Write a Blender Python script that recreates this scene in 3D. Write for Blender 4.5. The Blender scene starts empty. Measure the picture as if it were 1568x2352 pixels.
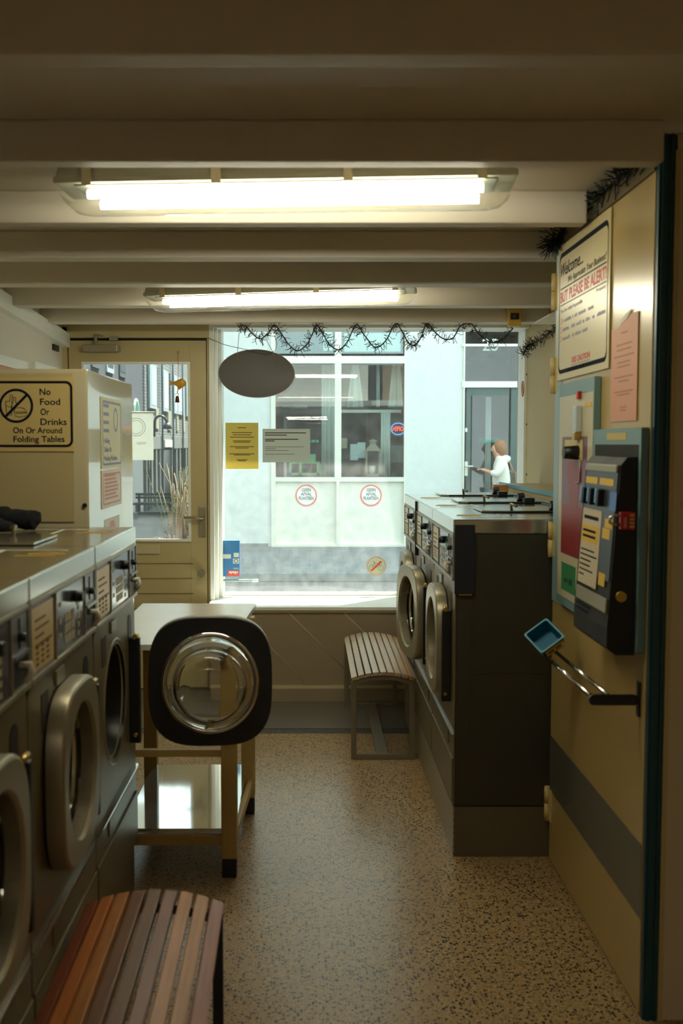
import bpy, bmesh, math, random
from math import sin, cos, pi, radians, atan, sqrt
from mathutils import Matrix, Vector
random.seed(7)
C = bpy.context.scene.collection
SC = bpy.context.scene

# ------------------------------------------------------------------ camera, sky, sun, exposure
F_PX, CX, CY, EYE = 2435.0, 712.0, 1176.0, 1.55
PITCH = atan(156.0 / F_PX)
cam_d = bpy.data.cameras.new('camera')
cam = bpy.data.objects.new('camera', cam_d); C.objects.link(cam)
cam.location = (0, 0, EYE); cam.rotation_euler = (pi / 2 - PITCH, 0, 0)
cam_d.sensor_width = 36; cam_d.lens = F_PX * 36 / 2352
cam_d.shift_x = (784 - CX) / 2352
cam_d.clip_start = 0.05; cam_d.clip_end = 300
cam_d.dof.use_dof = True; cam_d.dof.focus_distance = 6.6; cam_d.dof.aperture_fstop = 4.0
SC.camera = cam

w = bpy.data.worlds.new('sky'); SC.world = w; w.use_nodes = True
bg = w.node_tree.nodes['Background']
bg.inputs['Color'].default_value = (0.80, 0.95, 0.95, 1); bg.inputs['Strength'].default_value = 1.55
sun_d = bpy.data.lights.new('sun', 'SUN'); sun = bpy.data.objects.new('sun', sun_d); C.objects.link(sun)
sun_d.energy = 9.0; sun_d.angle = radians(1.0); sun_d.color = (1.0, 0.95, 0.84)
sun.rotation_euler = Vector((-0.30, -0.43, -0.85)).to_track_quat('-Z', 'Y').to_euler()

rear_d = bpy.data.lights.new('rear_ceiling_lamp', 'AREA'); rear = bpy.data.objects.new('rear_ceiling_lamp', rear_d); C.objects.link(rear)
rear_d.shape = 'RECTANGLE'; rear_d.size = 1.2; rear_d.size_y = 0.14; rear_d.energy = 7.5; rear_d.color = (1.0, 0.90, 0.72); rear.location = (0, -1.2, 2.2)
SC.view_settings.view_transform = 'Standard'; SC.view_settings.look = 'None'
SC.view_settings.exposure = 1.0; SC.view_settings.gamma = 1.0; SC.view_settings.use_curve_mapping = False
SC.cycles.max_bounces = 10; SC.cycles.diffuse_bounces = 5; SC.cycles.glossy_bounces = 4
SC.cycles.transmission_bounces = 6; SC.cycles.transparent_max_bounces = 12
SC.cycles.caustics_reflective = False; SC.cycles.caustics_refractive = False
SC.cycles.sample_clamp_indirect = 4.0
TUBE = 27.0            # radiance of the fluorescent tubes

# ------------------------------------------------------------------ helpers
def ray(px, py):
    u = (px - CX) / F_PX; v = (CY - py) / F_PX
    return Vector((u, cos(PITCH) + v * sin(PITCH), -sin(PITCH) + v * cos(PITCH)))
def P(px, py, X=None, Y=None, Z=None):
    """the point of a known wall, floor or upright plane seen at a photo pixel"""
    d = ray(px, py)
    t = X / d.x if X is not None else Y / d.y if Y is not None else (Z - EYE) / d.z
    return Vector((0, 0, EYE)) + d * t
def srgb(r, g, b):
    f = lambda c: c / 12.92 if c <= 0.04045 else ((c + 0.055) / 1.055) ** 2.4
    return tuple(f(c / 255.0) for c in (r, g, b))

MATS = {}
def mat(name, col, rough=0.5, metal=0.0, var=0.08, scale=9.0, bump=0.0, emit=0.0, ecol=None, spec=0.5, coat=0.0, trans=0.0):
    """procedural material: noise mottles the colour and the roughness"""
    if name in MATS: return MATS[name]
    m = bpy.data.materials.new(name); m.use_nodes = True; MATS[name] = m
    nt = m.node_tree; N = nt.nodes; L = nt.links
    b = N['Principled BSDF']
    tc = N.new('ShaderNodeTexCoord'); nz = N.new('ShaderNodeTexNoise')
    nz.inputs['Scale'].default_value = scale; nz.inputs['Detail'].default_value = 5
    L.new(tc.outputs['Object'], nz.inputs['Vector'])
    mx = N.new('ShaderNodeMix'); mx.data_type = 'RGBA'
    mx.inputs[6].default_value = (*[max(0, c * (1 - var)) for c in col], 1)
    mx.inputs[7].default_value = (*[min(1, c * (1 + var)) for c in col], 1)
    L.new(nz.outputs['Fac'], mx.inputs[0]); L.new(mx.outputs[2], b.inputs['Base Color'])
    mr = N.new('ShaderNodeMapRange'); mr.inputs['To Min'].default_value = max(0.02, rough * 0.88); mr.inputs['To Max'].default_value = min(1, rough * 1.12)
    L.new(nz.outputs['Fac'], mr.inputs['Value']); L.new(mr.outputs['Result'], b.inputs['Roughness'])
    b.inputs['Metallic'].default_value = metal; b.inputs['Specular IOR Level'].default_value = spec
    b.inputs['Coat Weight'].default_value = coat; b.inputs['Transmission Weight'].default_value = trans
    if bump:
        bp = N.new('ShaderNodeBump'); bp.inputs['Strength'].default_value = bump; bp.inputs['Distance'].default_value = 0.01
        n2 = N.new('ShaderNodeTexNoise'); n2.inputs['Scale'].default_value = scale * 6; L.new(tc.outputs['Object'], n2.inputs['Vector'])
        L.new(n2.outputs['Fac'], bp.inputs['Height']); L.new(bp.outputs['Normal'], b.inputs['Normal'])
    if emit:
        b.inputs['Emission Color'].default_value = (*(ecol or col), 1); b.inputs['Emission Strength'].default_value = emit
    return m
def glass_mat(name, tint=(0.95, 0.98, 0.97), dust=0.05, rough=0.0, refl=1.0):
    """a thin pane: see-through, mirror reflection by angle, a film of dust"""
    if name in MATS: return MATS[name]
    m = bpy.data.materials.new(name); m.use_nodes = True; MATS[name] = m
    nt = m.node_tree; N = nt.nodes; L = nt.links
    N.remove(N['Principled BSDF']); out = N['Material Output']
    tr = N.new('ShaderNodeBsdfTransparent'); tr.inputs['Color'].default_value = (*tint, 1)
    gl = N.new('ShaderNodeBsdfGlossy'); gl.inputs['Roughness'].default_value = rough
    fr = N.new('ShaderNodeLayerWeight'); fr.inputs['Blend'].default_value = 0.5
    pw = N.new('ShaderNodeMath'); pw.operation = 'POWER'; pw.inputs[1].default_value = 5.0; L.new(fr.outputs['Facing'], pw.inputs[0])
    mul = N.new('ShaderNodeMath'); mul.operation = 'MULTIPLY_ADD'; mul.inputs[1].default_value = 0.94; mul.inputs[2].default_value = 0.045 * refl; mul.use_clamp = True
    L.new(pw.outputs[0], mul.inputs[0])
    m1 = N.new('ShaderNodeMixShader'); L.new(mul.outputs[0], m1.inputs[0]); L.new(tr.outputs[0], m1.inputs[1]); L.new(gl.outputs[0], m1.inputs[2])
    last = m1
    if dust:
        tl = N.new('ShaderNodeBsdfTranslucent'); tl.inputs['Color'].default_value = (0.8, 0.82, 0.8, 1)
        tc = N.new('ShaderNodeTexCoord'); nz = N.new('ShaderNodeTexNoise'); nz.inputs['Scale'].default_value = 14; nz.inputs['Detail'].default_value = 8
        L.new(tc.outputs['Object'], nz.inputs['Vector'])
        mr = N.new('ShaderNodeMapRange'); mr.inputs['From Min'].default_value = 0.3; mr.inputs['From Max'].default_value = 0.75
        mr.inputs['To Min'].default_value = dust * 0.5; mr.inputs['To Max'].default_value = dust * 1.7
        L.new(nz.outputs['Fac'], mr.inputs['Value'])
        m2 = N.new('ShaderNodeMixShader'); L.new(mr.outputs['Result'], m2.inputs[0]); L.new(m1.outputs[0], m2.inputs[1]); L.new(tl.outputs[0], m2.inputs[2])
        last = m2
    L.new(last.outputs[0], out.inputs['Surface'])
    return m

class MB:
    """collects solids into one mesh"""
    def __init__(s): s.bm = bmesh.new()
    def _tag(s, fs, mi, smooth):
        for f in fs: f.material_index = mi; f.smooth = smooth
    def box(s, x0, x1, y0, y1, z0, z1, bev=0.0, mi=0, M=None):
        r = bmesh.ops.create_cube(s.bm, size=1)
        vs = r['verts']
        for v in vs:
            v.co = Vector(((x0 + x1) / 2 + v.co.x * (x1 - x0), (y0 + y1) / 2 + v.co.y * (y1 - y0), (z0 + z1) / 2 + v.co.z * (z1 - z0)))
        fs = {f for v in vs for f in v.link_faces}
        if bev:
            es = list({e for v in vs for e in v.link_edges})
            r2 = bmesh.ops.bevel(s.bm, geom=es, offset=bev, segments=2, affect='EDGES', profile=0.6)
            fs = set(r2['faces']) | {f for v in r2['verts'] for f in v.link_faces}
        vv = {v for f in fs for v in f.verts}
        if M is not None:
            for v in vv: v.co = M @ v.co
        s._tag(fs, mi, False)
        return s
    def tube(s, pts, r, seg=8, mi=0, caps=True, closed=False):
        pts = [Vector(p) for p in pts]; n = len(pts); rings = []
        up = None
        for i, p in enumerate(pts):
            a = pts[i - 1] if i > 0 or closed else p
            b = pts[(i + 1) % n] if i < n - 1 or closed else p
            t = (b - a).normalized()
            if up is None:
                up = t.orthogonal().normalized()
            up = (up - t * up.dot(t))
            up = up.normalized() if up.length > 1e-6 else t.orthogonal().normalized()
            sd = t.cross(up)
            rr = r[i] if isinstance(r, (list, tuple)) else r
            rings.append([s.bm.verts.new(p + up * (rr * cos(2 * pi * k / seg)) + sd * (rr * sin(2 * pi * k / seg))) for k in range(seg)])
        fs = []
        for i in range(n if closed else n - 1):
            A, B = rings[i], rings[(i + 1) % n]
            for k in range(seg):
                fs.append(s.bm.faces.new((A[k], A[(k + 1) % seg], B[(k + 1) % seg], B[k])))
        s._tag(fs, mi, True)
        if caps and not closed:
            s._tag([s.bm.faces.new(list(reversed(rings[0]))), s.bm.faces.new(rings[-1])], mi, False)
        return s
    def cyl(s, p0, p1, r0, r1=None, seg=20, mi=0):
        return s.tube([p0, p1], [r0, r0 if r1 is None else r1], seg, mi)
    def lathe(s, prof, M, seg=40, mi=0, closed=False, smooth=True):
        """prof: (radius, height) pairs turned about the local z axis, moved by M"""
        rings = []
        for r, z in prof:
            if r < 1e-6: rings.append([s.bm.verts.new(M @ Vector((0, 0, z)))])
            else: rings.append([s.bm.verts.new(M @ Vector((r * cos(2 * pi * k / seg), r * sin(2 * pi * k / seg), z))) for k in range(seg)])
        fs = []
        for i in range(len(rings) if closed else len(rings) - 1):
            A, B = rings[i], rings[(i + 1) % len(rings)]
            for k in range(seg):
                k2 = (k + 1) % seg
                if len(A) == 1 and len(B) == 1: continue
                if len(A) == 1: fs.append(s.bm.faces.new((A[0], B[k2], B[k])))
                elif len(B) == 1: fs.append(s.bm.faces.new((A[k], A[k2], B[0])))
                else: fs.append(s.bm.faces.new((A[k], A[k2], B[k2], B[k])))
        s._tag(fs, mi, smooth)
        return s
    def loft(s, loops, mi=0, cap0=True, cap1=True, smooth=False, ring=False):
        """loops: lists of 3-D points with equal counts"""
        R = [[s.bm.verts.new(Vector(p)) for p in lp] for lp in loops]; n = len(R[0]); fs = []
        for i in range(len(R) if ring else len(R) - 1):
            A, B = R[i], R[(i + 1) % len(R)]
            for k in range(n):
                fs.append(s.bm.faces.new((A[k], A[(k + 1) % n], B[(k + 1) % n], B[k])))
        s._tag(fs, mi, smooth); cf = []
        if not ring:
            if cap0: cf.append(s.bm.faces.new(list(reversed(R[0]))))
            if cap1: cf.append(s.bm.faces.new(R[-1]))
        s._tag(cf, mi, False)
        return s
    def prism(s, poly, d, M=None, mi=0, w0=0.0):
        """2-D outline in local xy, from z = w0 to z = w0 + d"""
        M = M or Matrix()
        return s.loft([[M @ Vector((x, y, w0)) for x, y in poly], [M @ Vector((x, y, w0 + d)) for x, y in poly]], mi)
    def letters(s, body, x, y, h, w=None, align='L', bold=0.0, shear=0.0, d=0.0006, w0=0.0, mi=0, flip=False, rot=0.0):
        cu = bpy.data.curves.new('t', 'FONT'); cu.body = body; cu.size = 1.0; cu.extrude = 0.0; cu.offset = bold; cu.shear = shear
        cu.resolution_u = 3
        ob = bpy.data.objects.new('t', cu); me = bpy.data.meshes.new_from_object(ob)
        if me is None or not me.vertices:
            bpy.data.objects.remove(ob); bpy.data.curves.remove(cu); return s
        xs = [v.co.x for v in me.vertices]; x0, x1 = min(xs), max(xs)
        sy = h / 0.72; sx = (w / (x1 - x0)) if w else sy
        off = 0 if align == 'L' else -(x1 - x0) * sx / (2 if align == 'C' else 1)
        tb = bmesh.new(); tb.from_mesh(me)
        ret = bmesh.ops.extrude_face_region(tb, geom=tb.faces[:])
        ev = set(v for v in ret['geom'] if isinstance(v, bmesh.types.BMVert))
        cr, sr = cos(rot), sin(rot)
        mp = {}
        for v in tb.verts:
            lx = (v.co.x - x0) * sx + off; ly = v.co.y * sy
            if flip: lx = -lx
            mp[v] = s.bm.verts.new((x + lx * cr - ly * sr, y + lx * sr + ly * cr, w0 + (d if v in ev else 0)))
        for f in tb.faces:
            try: nf = s.bm.faces.new([mp[v] for v in f.verts])
            except ValueError: continue
            nf.material_index = mi
        tb.free(); bpy.data.meshes.remove(me); bpy.data.objects.remove(ob); bpy.data.curves.remove(cu)
        return s
    def bar2(s, x0, x1, y0, y1, d=0.0006, w0=0.0, mi=0):
        return s.box(x0, x1, y0, y1, w0, w0 + d, mi=mi)
    def xf(s, M):
        for v in s.bm.verts: v.co = M @ v.co
        return s
    def build(s, name, ms, parent=None, origin=None, local=False, autosmooth=False):
        bmesh.ops.recalc_face_normals(s.bm, faces=s.bm.faces[:])
        if parent is not None and not local:
            Mi = W(parent).inverted()
            for v in s.bm.verts: v.co = Mi @ v.co
        if parent is None and origin is None:
            xs = [v.co for v in s.bm.verts]
            lo = [min(c[i] for c in xs) for i in range(3)]; hi = [max(c[i] for c in xs) for i in range(3)]
            origin = Vector(((lo[0] + hi[0]) / 2, (lo[1] + hi[1]) / 2, lo[2]))
        if origin is not None:
            o = Vector(origin)
            if parent is not None and not local: o = W(parent).inverted() @ o
            for v in s.bm.verts: v.co -= o
        me = bpy.data.meshes.new(name); s.bm.to_mesh(me); s.bm.free()
        for m in (ms if isinstance(ms, (list, tuple)) else [ms]): me.materials.append(m)
        ob = bpy.data.objects.new(name, me); C.objects.link(ob)
        if parent is not None: ob.parent = parent
        if origin is not None: ob.location = o
        return ob
def W(o):
    return (W(o.parent) if o.parent else Matrix()) @ o.matrix_basis
def tag(o, label=None, cat=None, group=None, kind=None):
    if label: o['label'] = label
    if cat: o['category'] = cat
    if group: o['group'] = group
    if kind: o['kind'] = kind
    return o
def thing(name, loc, label, cat, group=None, rz=0.0):
    o = bpy.data.objects.new(name, None); C.objects.link(o); o.empty_display_size = 0.05
    o.location = loc; o.rotation_euler = (0, 0, rz)
    return tag(o, label, cat, group)
def struct(o, label=None):
    o['kind'] = 'structure'
    if label: o['label'] = label
    return o
def copy_tree(o, parent=None):
    c = o.copy(); C.objects.link(c)
    if parent is not None: c.parent = parent
    for ch in [x for x in C.objects if x.parent == o]: copy_tree(ch, c)
    return c
def kids(o, name):
    return [x for x in C.objects if x.parent == o and x.name.split('.')[0] == name]
def frame(o, xd, yd):
    xd = Vector(xd).normalized(); yd = Vector(yd).normalized(); zd = xd.cross(yd).normalized(); yd = zd.cross(xd)
    M = Matrix.Identity(4)
    for i in range(3): M[i][0], M[i][1], M[i][2], M[i][3] = xd[i], yd[i], zd[i], o[i]
    return M
def rrect(x0, x1, y0, y1, r, n=6):
    pts = []
    for cx, cy, a in ((x1 - r, y0 + r, -pi / 2), (x1 - r, y1 - r, 0), (x0 + r, y1 - r, pi / 2), (x0 + r, y0 + r, pi)):
        for k in range(n + 1):
            t = a + k / n * pi / 2; pts.append((cx + r * cos(t), cy + r * sin(t)))
    return pts
def ringloft(mb, outer, inner, d, w0=0.0, mi=0, M=None):
    """flat ring between two outlines of equal point count"""
    M = M or Matrix()
    v = lambda pl, z: [M @ Vector((x, y, z)) for x, y in pl]
    return mb.loft([v(outer, w0), v(outer, w0 + d), v(inner, w0 + d), v(inner, w0)], mi, ring=True)
def circ(r, n=48, cx=0, cy=0, ry=None): return [(cx + r * cos(2 * pi * k / n), cy + (ry or r) * sin(2 * pi * k / n)) for k in range(n)]

# ------------------------------------------------------------------ materials
cream = mat('cream_paint', srgb(196, 184, 146), 0.42, var=0.05, scale=3, bump=0.04)
cream_old = mat('old_cream_paint', srgb(188, 172, 126), 0.45, var=0.09, scale=4, bump=0.05)
ceil_m = mat('ceiling_paint', srgb(206, 198, 182), 0.55, var=0.05, scale=2.5, bump=0.05)
wallp = mat('wall_paint', srgb(216, 210, 194), 0.6, var=0.05, scale=3, bump=0.06)
rwall_m = mat('beige_board', srgb(176, 160, 118), 0.6, var=0.06, scale=3, bump=0.05)
white_frame = mat('white_frame_paint', srgb(236, 238, 230), 0.4, var=0.04)
yellow_panel = mat('yellow_cream_panel', srgb(188, 162, 104), 0.24, var=0.06, scale=3)
blue_frame = mat('dark_blue_green_frame', srgb(22, 66, 76), 0.38, var=0.15, scale=6)
board_brown = mat('brown_beige_board', srgb(150, 132, 108), 0.5, var=0.07, scale=4, bump=0.05)
steel = mat('brushed_steel', srgb(156, 147, 122), 0.38, 0.6, var=0.03, scale=3)
worktop_m = mat('polished_worktop', srgb(196, 192, 178), 0.17, 0.9, var=0.03, scale=5)
steel_dark = mat('warm_grey_steel', srgb(120, 108, 80), 0.40, 0.5, var=0.03, scale=3)
side_m = mat('olive_grey_side_sheet', srgb(56, 54, 42), 0.42, 0.2, var=0.1, scale=5)
chrome = mat('chrome', srgb(215, 214, 208), 0.1, 1.0, var=0.03)
black = mat('black_plastic', srgb(20, 22, 24), 0.4, var=0.2)
black_sheen = mat('black_rubber', srgb(13, 15, 17), 0.5, var=0.2)
panel_grey = mat('grey_control_panel', srgb(112, 112, 116), 0.3, 0.3, var=0.06)
panel_dark = mat('dark_display_panel', srgb(84, 85, 90), 0.18, 0.2, var=0.08)
paper = mat('white_paper', srgb(226, 224, 208), 0.6, var=0.04)
paper_tan = mat('tan_paper', srgb(206, 176, 112), 0.35, var=0.06)
paper_yellow = mat('yellow_paper', srgb(206, 182, 84), 0.7, var=0.04)
paper_grey = mat('grey_paper', srgb(172, 176, 170), 0.7, var=0.03)
paper_pink = mat('pink_paper', srgb(208, 148, 118), 0.55, var=0.05)
ink = mat('navy_ink', srgb(14, 20, 36), 0.85, var=0.1, spec=0.15)
ink_soft = mat('grey_ink', srgb(96, 92, 92), 0.6, var=0.1)
ink_brown = mat('brown_ink', srgb(96, 66, 22), 0.6, var=0.1)
ink_blue = mat('blue_ink', srgb(78, 88, 140), 0.5, var=0.08)
red = mat('red_ink', srgb(196, 44, 34), 0.5, var=0.06)
orange_red = mat('orange_red_ink', srgb(232, 84, 48), 0.5, var=0.05)
red_plastic = mat('red_plastic', srgb(178, 30, 30), 0.35, var=0.08)
yellow_lab = mat('yellow_label', srgb(222, 178, 40), 0.5, var=0.06)
cyan_board = mat('pale_blue_paint', srgb(112, 146, 150), 0.45, var=0.12, scale=12)
cyan_plastic = mat('teal_plastic', srgb(0, 104, 136), 0.6, var=0.1)
cyan_edge = mat('light_teal_plastic', srgb(70, 150, 172), 0.35, var=0.1)
lilac = mat('purple_poster', srgb(120, 82, 104), 0.4, var=0.3, scale=16)
redpost = mat('red_poster_print', srgb(140, 40, 44), 0.4, var=0.4, scale=30)
green_st = mat('green_sticker', srgb(40, 122, 74), 0.5, var=0.12)
tube_m = mat('lit_fluorescent_tube', (0.9, 1.0, 0.88), 0.5, var=0.01, emit=TUBE, ecol=(1.0, 0.95, 0.77))
lamp_grey = mat('grey_lamp_housing', srgb(150, 146, 126), 0.5, var=0.06)
clip_m = mat('metal_clip', srgb(160, 150, 120), 0.35, 0.6, var=0.1)
brass = mat('brass', srgb(196, 164, 84), 0.3, 0.9, var=0.1)
hinge_m = mat('cream_hinge', srgb(206, 184, 122), 0.45, var=0.06)
alu = mat('grey_metal_band', srgb(126, 124, 112), 0.42, 0.6, var=0.12, scale=8)
garland_m = mat('dark_garland_plastic', srgb(30, 22, 22), 0.5, var=0.2)
tinsel_m = mat('dark_green_tinsel', srgb(14, 26, 28), 0.3, 0.3, var=0.3)
glass_shop = glass_mat('shop_window_glass', dust=0.045)
glass_far = glass_mat('far_window_glass', (0.86, 0.9, 0.9), dust=0.02, refl=1.6)
glass_lens = glass_mat('clear_lamp_cover', (0.96, 0.96, 0.9), dust=0.012, rough=0.05)
glass_dark = mat('dark_bowl_glass', srgb(16, 18, 18), 0.06, var=0.05, spec=0.7)
glass_bowl = mat('thick_bowl_glass', (0.96, 0.97, 0.96), 0.03, var=0.01, trans=1.0)

def cloth_mat(name, c0, c1, scale=60, tl=0.5):
    m = bpy.data.materials.new(name); m.use_nodes = True; nt = m.node_tree; nt.nodes.remove(nt.nodes['Principled BSDF'])
    a = nt.nodes.new('ShaderNodeBsdfTranslucent'); b = nt.nodes.new('ShaderNodeBsdfDiffuse'); z = nt.nodes.new('ShaderNodeTexNoise'); z.inputs['Scale'].default_value = scale
    r = nt.nodes.new('ShaderNodeMix'); r.data_type = 'RGBA'; r.inputs[6].default_value = (*c0, 1); r.inputs[7].default_value = (*c1, 1)
    nt.links.new(z.outputs['Fac'], r.inputs[0]); nt.links.new(r.outputs[2], a.inputs['Color']); nt.links.new(r.outputs[2], b.inputs['Color'])
    x = nt.nodes.new('ShaderNodeMixShader'); x.inputs[0].default_value = 1 - tl; nt.links.new(a.outputs[0], x.inputs[1]); nt.links.new(b.outputs[0], x.inputs[2]); nt.links.new(x.outputs[0], nt.nodes['Material Output'].inputs['Surface'])
    return m
paper_yellow_thin = cloth_mat('thin_yellow_paper', srgb(220, 204, 124), srgb(228, 212, 136)); paper_grey_thin = cloth_mat('thin_grey_paper', srgb(206, 210, 200), srgb(214, 217, 208))
def terrazzo(name, base, speck, light, scale=120.0, thr=0.30, rough=0.33):
    m = mat(name, base, rough, var=0.05, scale=2.2); nt = m.node_tree; N = nt.nodes; L = nt.links
    b = N['Principled BSDF']; src = b.inputs['Base Color'].links[0].from_socket
    tc = next(n for n in N if n.type == 'TEX_COORD')
    last = src
    for col, sc, th in ((speck, scale, thr), (light, scale * 1.4, 0.2), (speck, scale * 2.1, 0.22)):
        v = N.new('ShaderNodeTexVoronoi'); v.inputs['Scale'].default_value = sc; L.new(tc.outputs['Object'], v.inputs['Vector'])
        sp = N.new('ShaderNodeSeparateColor'); L.new(v.outputs['Color'], sp.inputs[0])
        a = N.new('ShaderNodeMath'); a.operation = 'LESS_THAN'; a.inputs[1].default_value = th; L.new(sp.outputs[0], a.inputs[0])
        d = N.new('ShaderNodeMath'); d.operation = 'LESS_THAN'; d.inputs[1].default_value = 0.45; L.new(v.outputs['Distance'], d.inputs[0])
        k = N.new('ShaderNodeMath'); k.operation = 'MULTIPLY'; L.new(a.outputs[0], k.inputs[0]); L.new(d.outputs[0], k.inputs[1])
        mx = N.new('ShaderNodeMix'); mx.data_type = 'RGBA'; mx.inputs[7].default_value = (*col, 1)
        L.new(k.outputs[0], mx.inputs[0]); L.new(last, mx.inputs[6]); last = mx.outputs[2]
    L.new(last, b.inputs['Base Color'])
    for l in list(b.inputs['Roughness'].links): L.remove(l) if hasattr(L, 'remove') else None
    b.inputs['Roughness'].default_value = rough
    return m
floor_m = terrazzo('speckled_terrazzo', srgb(166, 136, 92), srgb(28, 27, 25), srgb(182, 160, 118), 100.0, 0.36, 0.30)
floor_dark = terrazzo('dark_terrazzo_border', srgb(62, 58, 54), srgb(30, 30, 30), srgb(150, 140, 124), rough=0.35)
lino_m = mat('grey_entrance_lino', srgb(104, 98, 90), 0.35, var=0.2, scale=3.5, bump=0.05)

def brick(name, c1, c2, mortar, axis='Y', scale=1.0, bw=0.22, rh=0.065, rough=0.8, ms=0.012):
    m = mat(name, c1, rough, var=0.1); nt = m.node_tree; N = nt.nodes; L = nt.links; b = N['Principled BSDF']
    tc = next(n for n in N if n.type == 'TEX_COORD')
    sx = N.new('ShaderNodeSeparateXYZ'); L.new(tc.outputs['Object'], sx.inputs[0]); cb = N.new('ShaderNodeCombineXYZ')
    a, c = {'Y': ('Y', 'Z'), 'X': ('X', 'Z'), 'F': ('X', 'Y')}[axis]
    L.new(sx.outputs[a], cb.inputs['X']); L.new(sx.outputs[c], cb.inputs['Y'])
    t = N.new('ShaderNodeTexBrick'); t.inputs['Color1'].default_value = (*c1, 1); t.inputs['Color2'].default_value = (*c2, 1); t.inputs['Mortar'].default_value = (*mortar, 1)
    t.inputs['Scale'].default_value = scale; t.inputs['Brick Width'].default_value = bw; t.inputs['Row Height'].default_value = rh; t.inputs['Mortar Size'].default_value = ms
    L.new(cb.outputs[0], t.inputs['Vector']); L.new(t.outputs['Color'], b.inputs['Base Color'])
    bp = N.new('ShaderNodeBump'); bp.inputs['Strength'].default_value = 0.4; bp.inputs['Distance'].default_value = 0.01; bp.invert = True
    L.new(t.outputs['Fac'], bp.inputs['Height']); L.new(bp.outputs['Normal'], b.inputs['Normal'])
    return m
def chequer(name):
    """pressed tread plate: small raised lozenges in rows"""
    m = mat(name, srgb(178, 168, 138), 0.36, 0.5, var=0.08, scale=5); nt = m.node_tree; N = nt.nodes; L = nt.links; b = N['Principled BSDF']
    tc = next(n for n in N if n.type == 'TEX_COORD')
    mp = N.new('ShaderNodeMapping'); mp.inputs['Rotation'].default_value = (radians(45), 0, 0); L.new(tc.outputs['Object'], mp.inputs['Vector'])
    ch = N.new('ShaderNodeTexChecker'); ch.inputs['Scale'].default_value = 55; L.new(mp.outputs[0], ch.inputs['Vector'])
    bp = N.new('ShaderNodeBump'); bp.inputs['Strength'].default_value = 0.7; bp.inputs['Distance'].default_value = 0.004
    L.new(ch.outputs['Fac'], bp.inputs['Height']); L.new(bp.outputs['Normal'], b.inputs['Normal'])
    mx = N.new('ShaderNodeMix'); mx.data_type = 'RGBA'; src = b.inputs['Base Color'].links[0].from_socket
    mx.inputs[7].default_value = (*srgb(128, 120, 98), 1); L.new(src, mx.inputs[6]); L.new(ch.outputs['Fac'], mx.inputs[0]); L.new(mx.outputs[2], b.inputs['Base Color'])
    return m
tread = chequer('tread_plate')
def wood(name, col, dark=0.6, rough=0.45):
    m = mat(name, col, rough, var=0.1); nt = m.node_tree; N = nt.nodes; L = nt.links; b = N['Principled BSDF']
    tc = next(n for n in N if n.type == 'TEX_COORD'); mp = N.new('ShaderNodeMapping'); mp.inputs['Scale'].default_value = (40, 2.2, 40)
    L.new(tc.outputs['Object'], mp.inputs['Vector']); nz = N.new('ShaderNodeTexNoise'); nz.inputs['Scale'].default_value = 2.4; nz.inputs['Detail'].default_value = 6
    L.new(mp.outputs[0], nz.inputs['Vector']); mx = N.new('ShaderNodeMix'); mx.data_type = 'RGBA'
    mx.inputs[6].default_value = (*[c * dark for c in col], 1); mx.inputs[7].default_value = (*[min(1, c * 1.25) for c in col], 1)
    L.new(nz.outputs['Fac'], mx.inputs[0]); L.new(mx.outputs[2], b.inputs['Base Color'])
    return m

# ================================================================== THE ROOM
LX, RX, YB, YF, CZ = -1.53, 1.36, -3.0, 6.8, 2.34
def sbox(name, m, *a, label=None, bev=0.0):
    return struct(MB().box(*a, bev=bev).build(name, m), label)
sbox('floor', floor_m, LX - .15, RX + .15, YB, 5.60, -0.1, 0.0, label='speckled beige terrazzo floor of the laundrette')
mb = MB(); mb.box(LX - .15, RX + .15, 5.60, 5.70, -0.1, 0.0)
struct(mb.build('floor_border', floor_dark), 'dark speckled terrazzo border strip before the entrance floor')
mb = MB(); mb.box(LX - .15, RX + .15, 5.70, 6.8, -0.1, 0.002)
struct(mb.build('floor_entrance', lino_m), 'worn grey floor by the shop window')
sbox('ceiling', ceil_m, LX - .15, RX + .15, YB, 6.8, CZ, CZ + .15, label='painted board ceiling between the beams')
for i, (y0, th) in enumerate(((-0.3, .07), (.45, .07), (1.2, .07), (1.925, .07), (2.64, .066), (3.365, .07), (3.99, .09), (4.63, .11), (5.35, .11), (6.07, .12))):
    xr = .865 if 1.9 < y0 < 3.9 else RX
    if y0 < 1.9: xr = 1.36
    mb = MB(); mb.box(LX, xr, y0, y0 + th, 2.24, CZ, bev=.006)
    struct(mb.build('trim_%d' % (i + 1), ceil_m), 'painted ceiling beam running across the room')
sbox('wall_left', wallp, LX - .15, LX, YB, 6.9, 0, CZ + .1, label='off-white left wall')
sbox('wall_right', rwall_m, RX, RX + .15, YB, 6.9, 0, CZ + .1, label='beige boarded right wall')
sbox('wall_back', wallp, LX - .15, RX + .15, YB - .15, YB, 0, CZ + .1)
part_m = mat('mauve_beige_board', srgb(204, 190, 166), .6, var=.06, scale=3, bump=.05)
mb = MB(); mb.box(.94, RX, 2.765, 2.80, 0, CZ); mb.cyl((1.0, 2.766, 2.19), (1.0, 2.76, 2.19), .006, seg=10); mb.cyl((.972, 2.766, 1.39), (.972, 2.76, 1.39), .006, seg=10)
struct(mb.build('wall_partition', part_m), 'brown-beige wall return beside the dark blue post')
mb = MB(); mb.box(.934, .946, 2.758, 2.768, 0, 2.30)
struct(mb.build('trim_11', cream_old), 'narrow cream bead along the wall return')
mb = MB(); mb.box(.894, .936, 2.765, 2.80, 0, CZ); mb.box(.902, .912, 2.759, 2.767, 0, CZ); mb.box(.922, .928, 2.759, 2.767, 0, CZ)
struct(mb.build('trim_12', blue_frame), 'dark blue-green post beside the yellow cupboard door')
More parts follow.
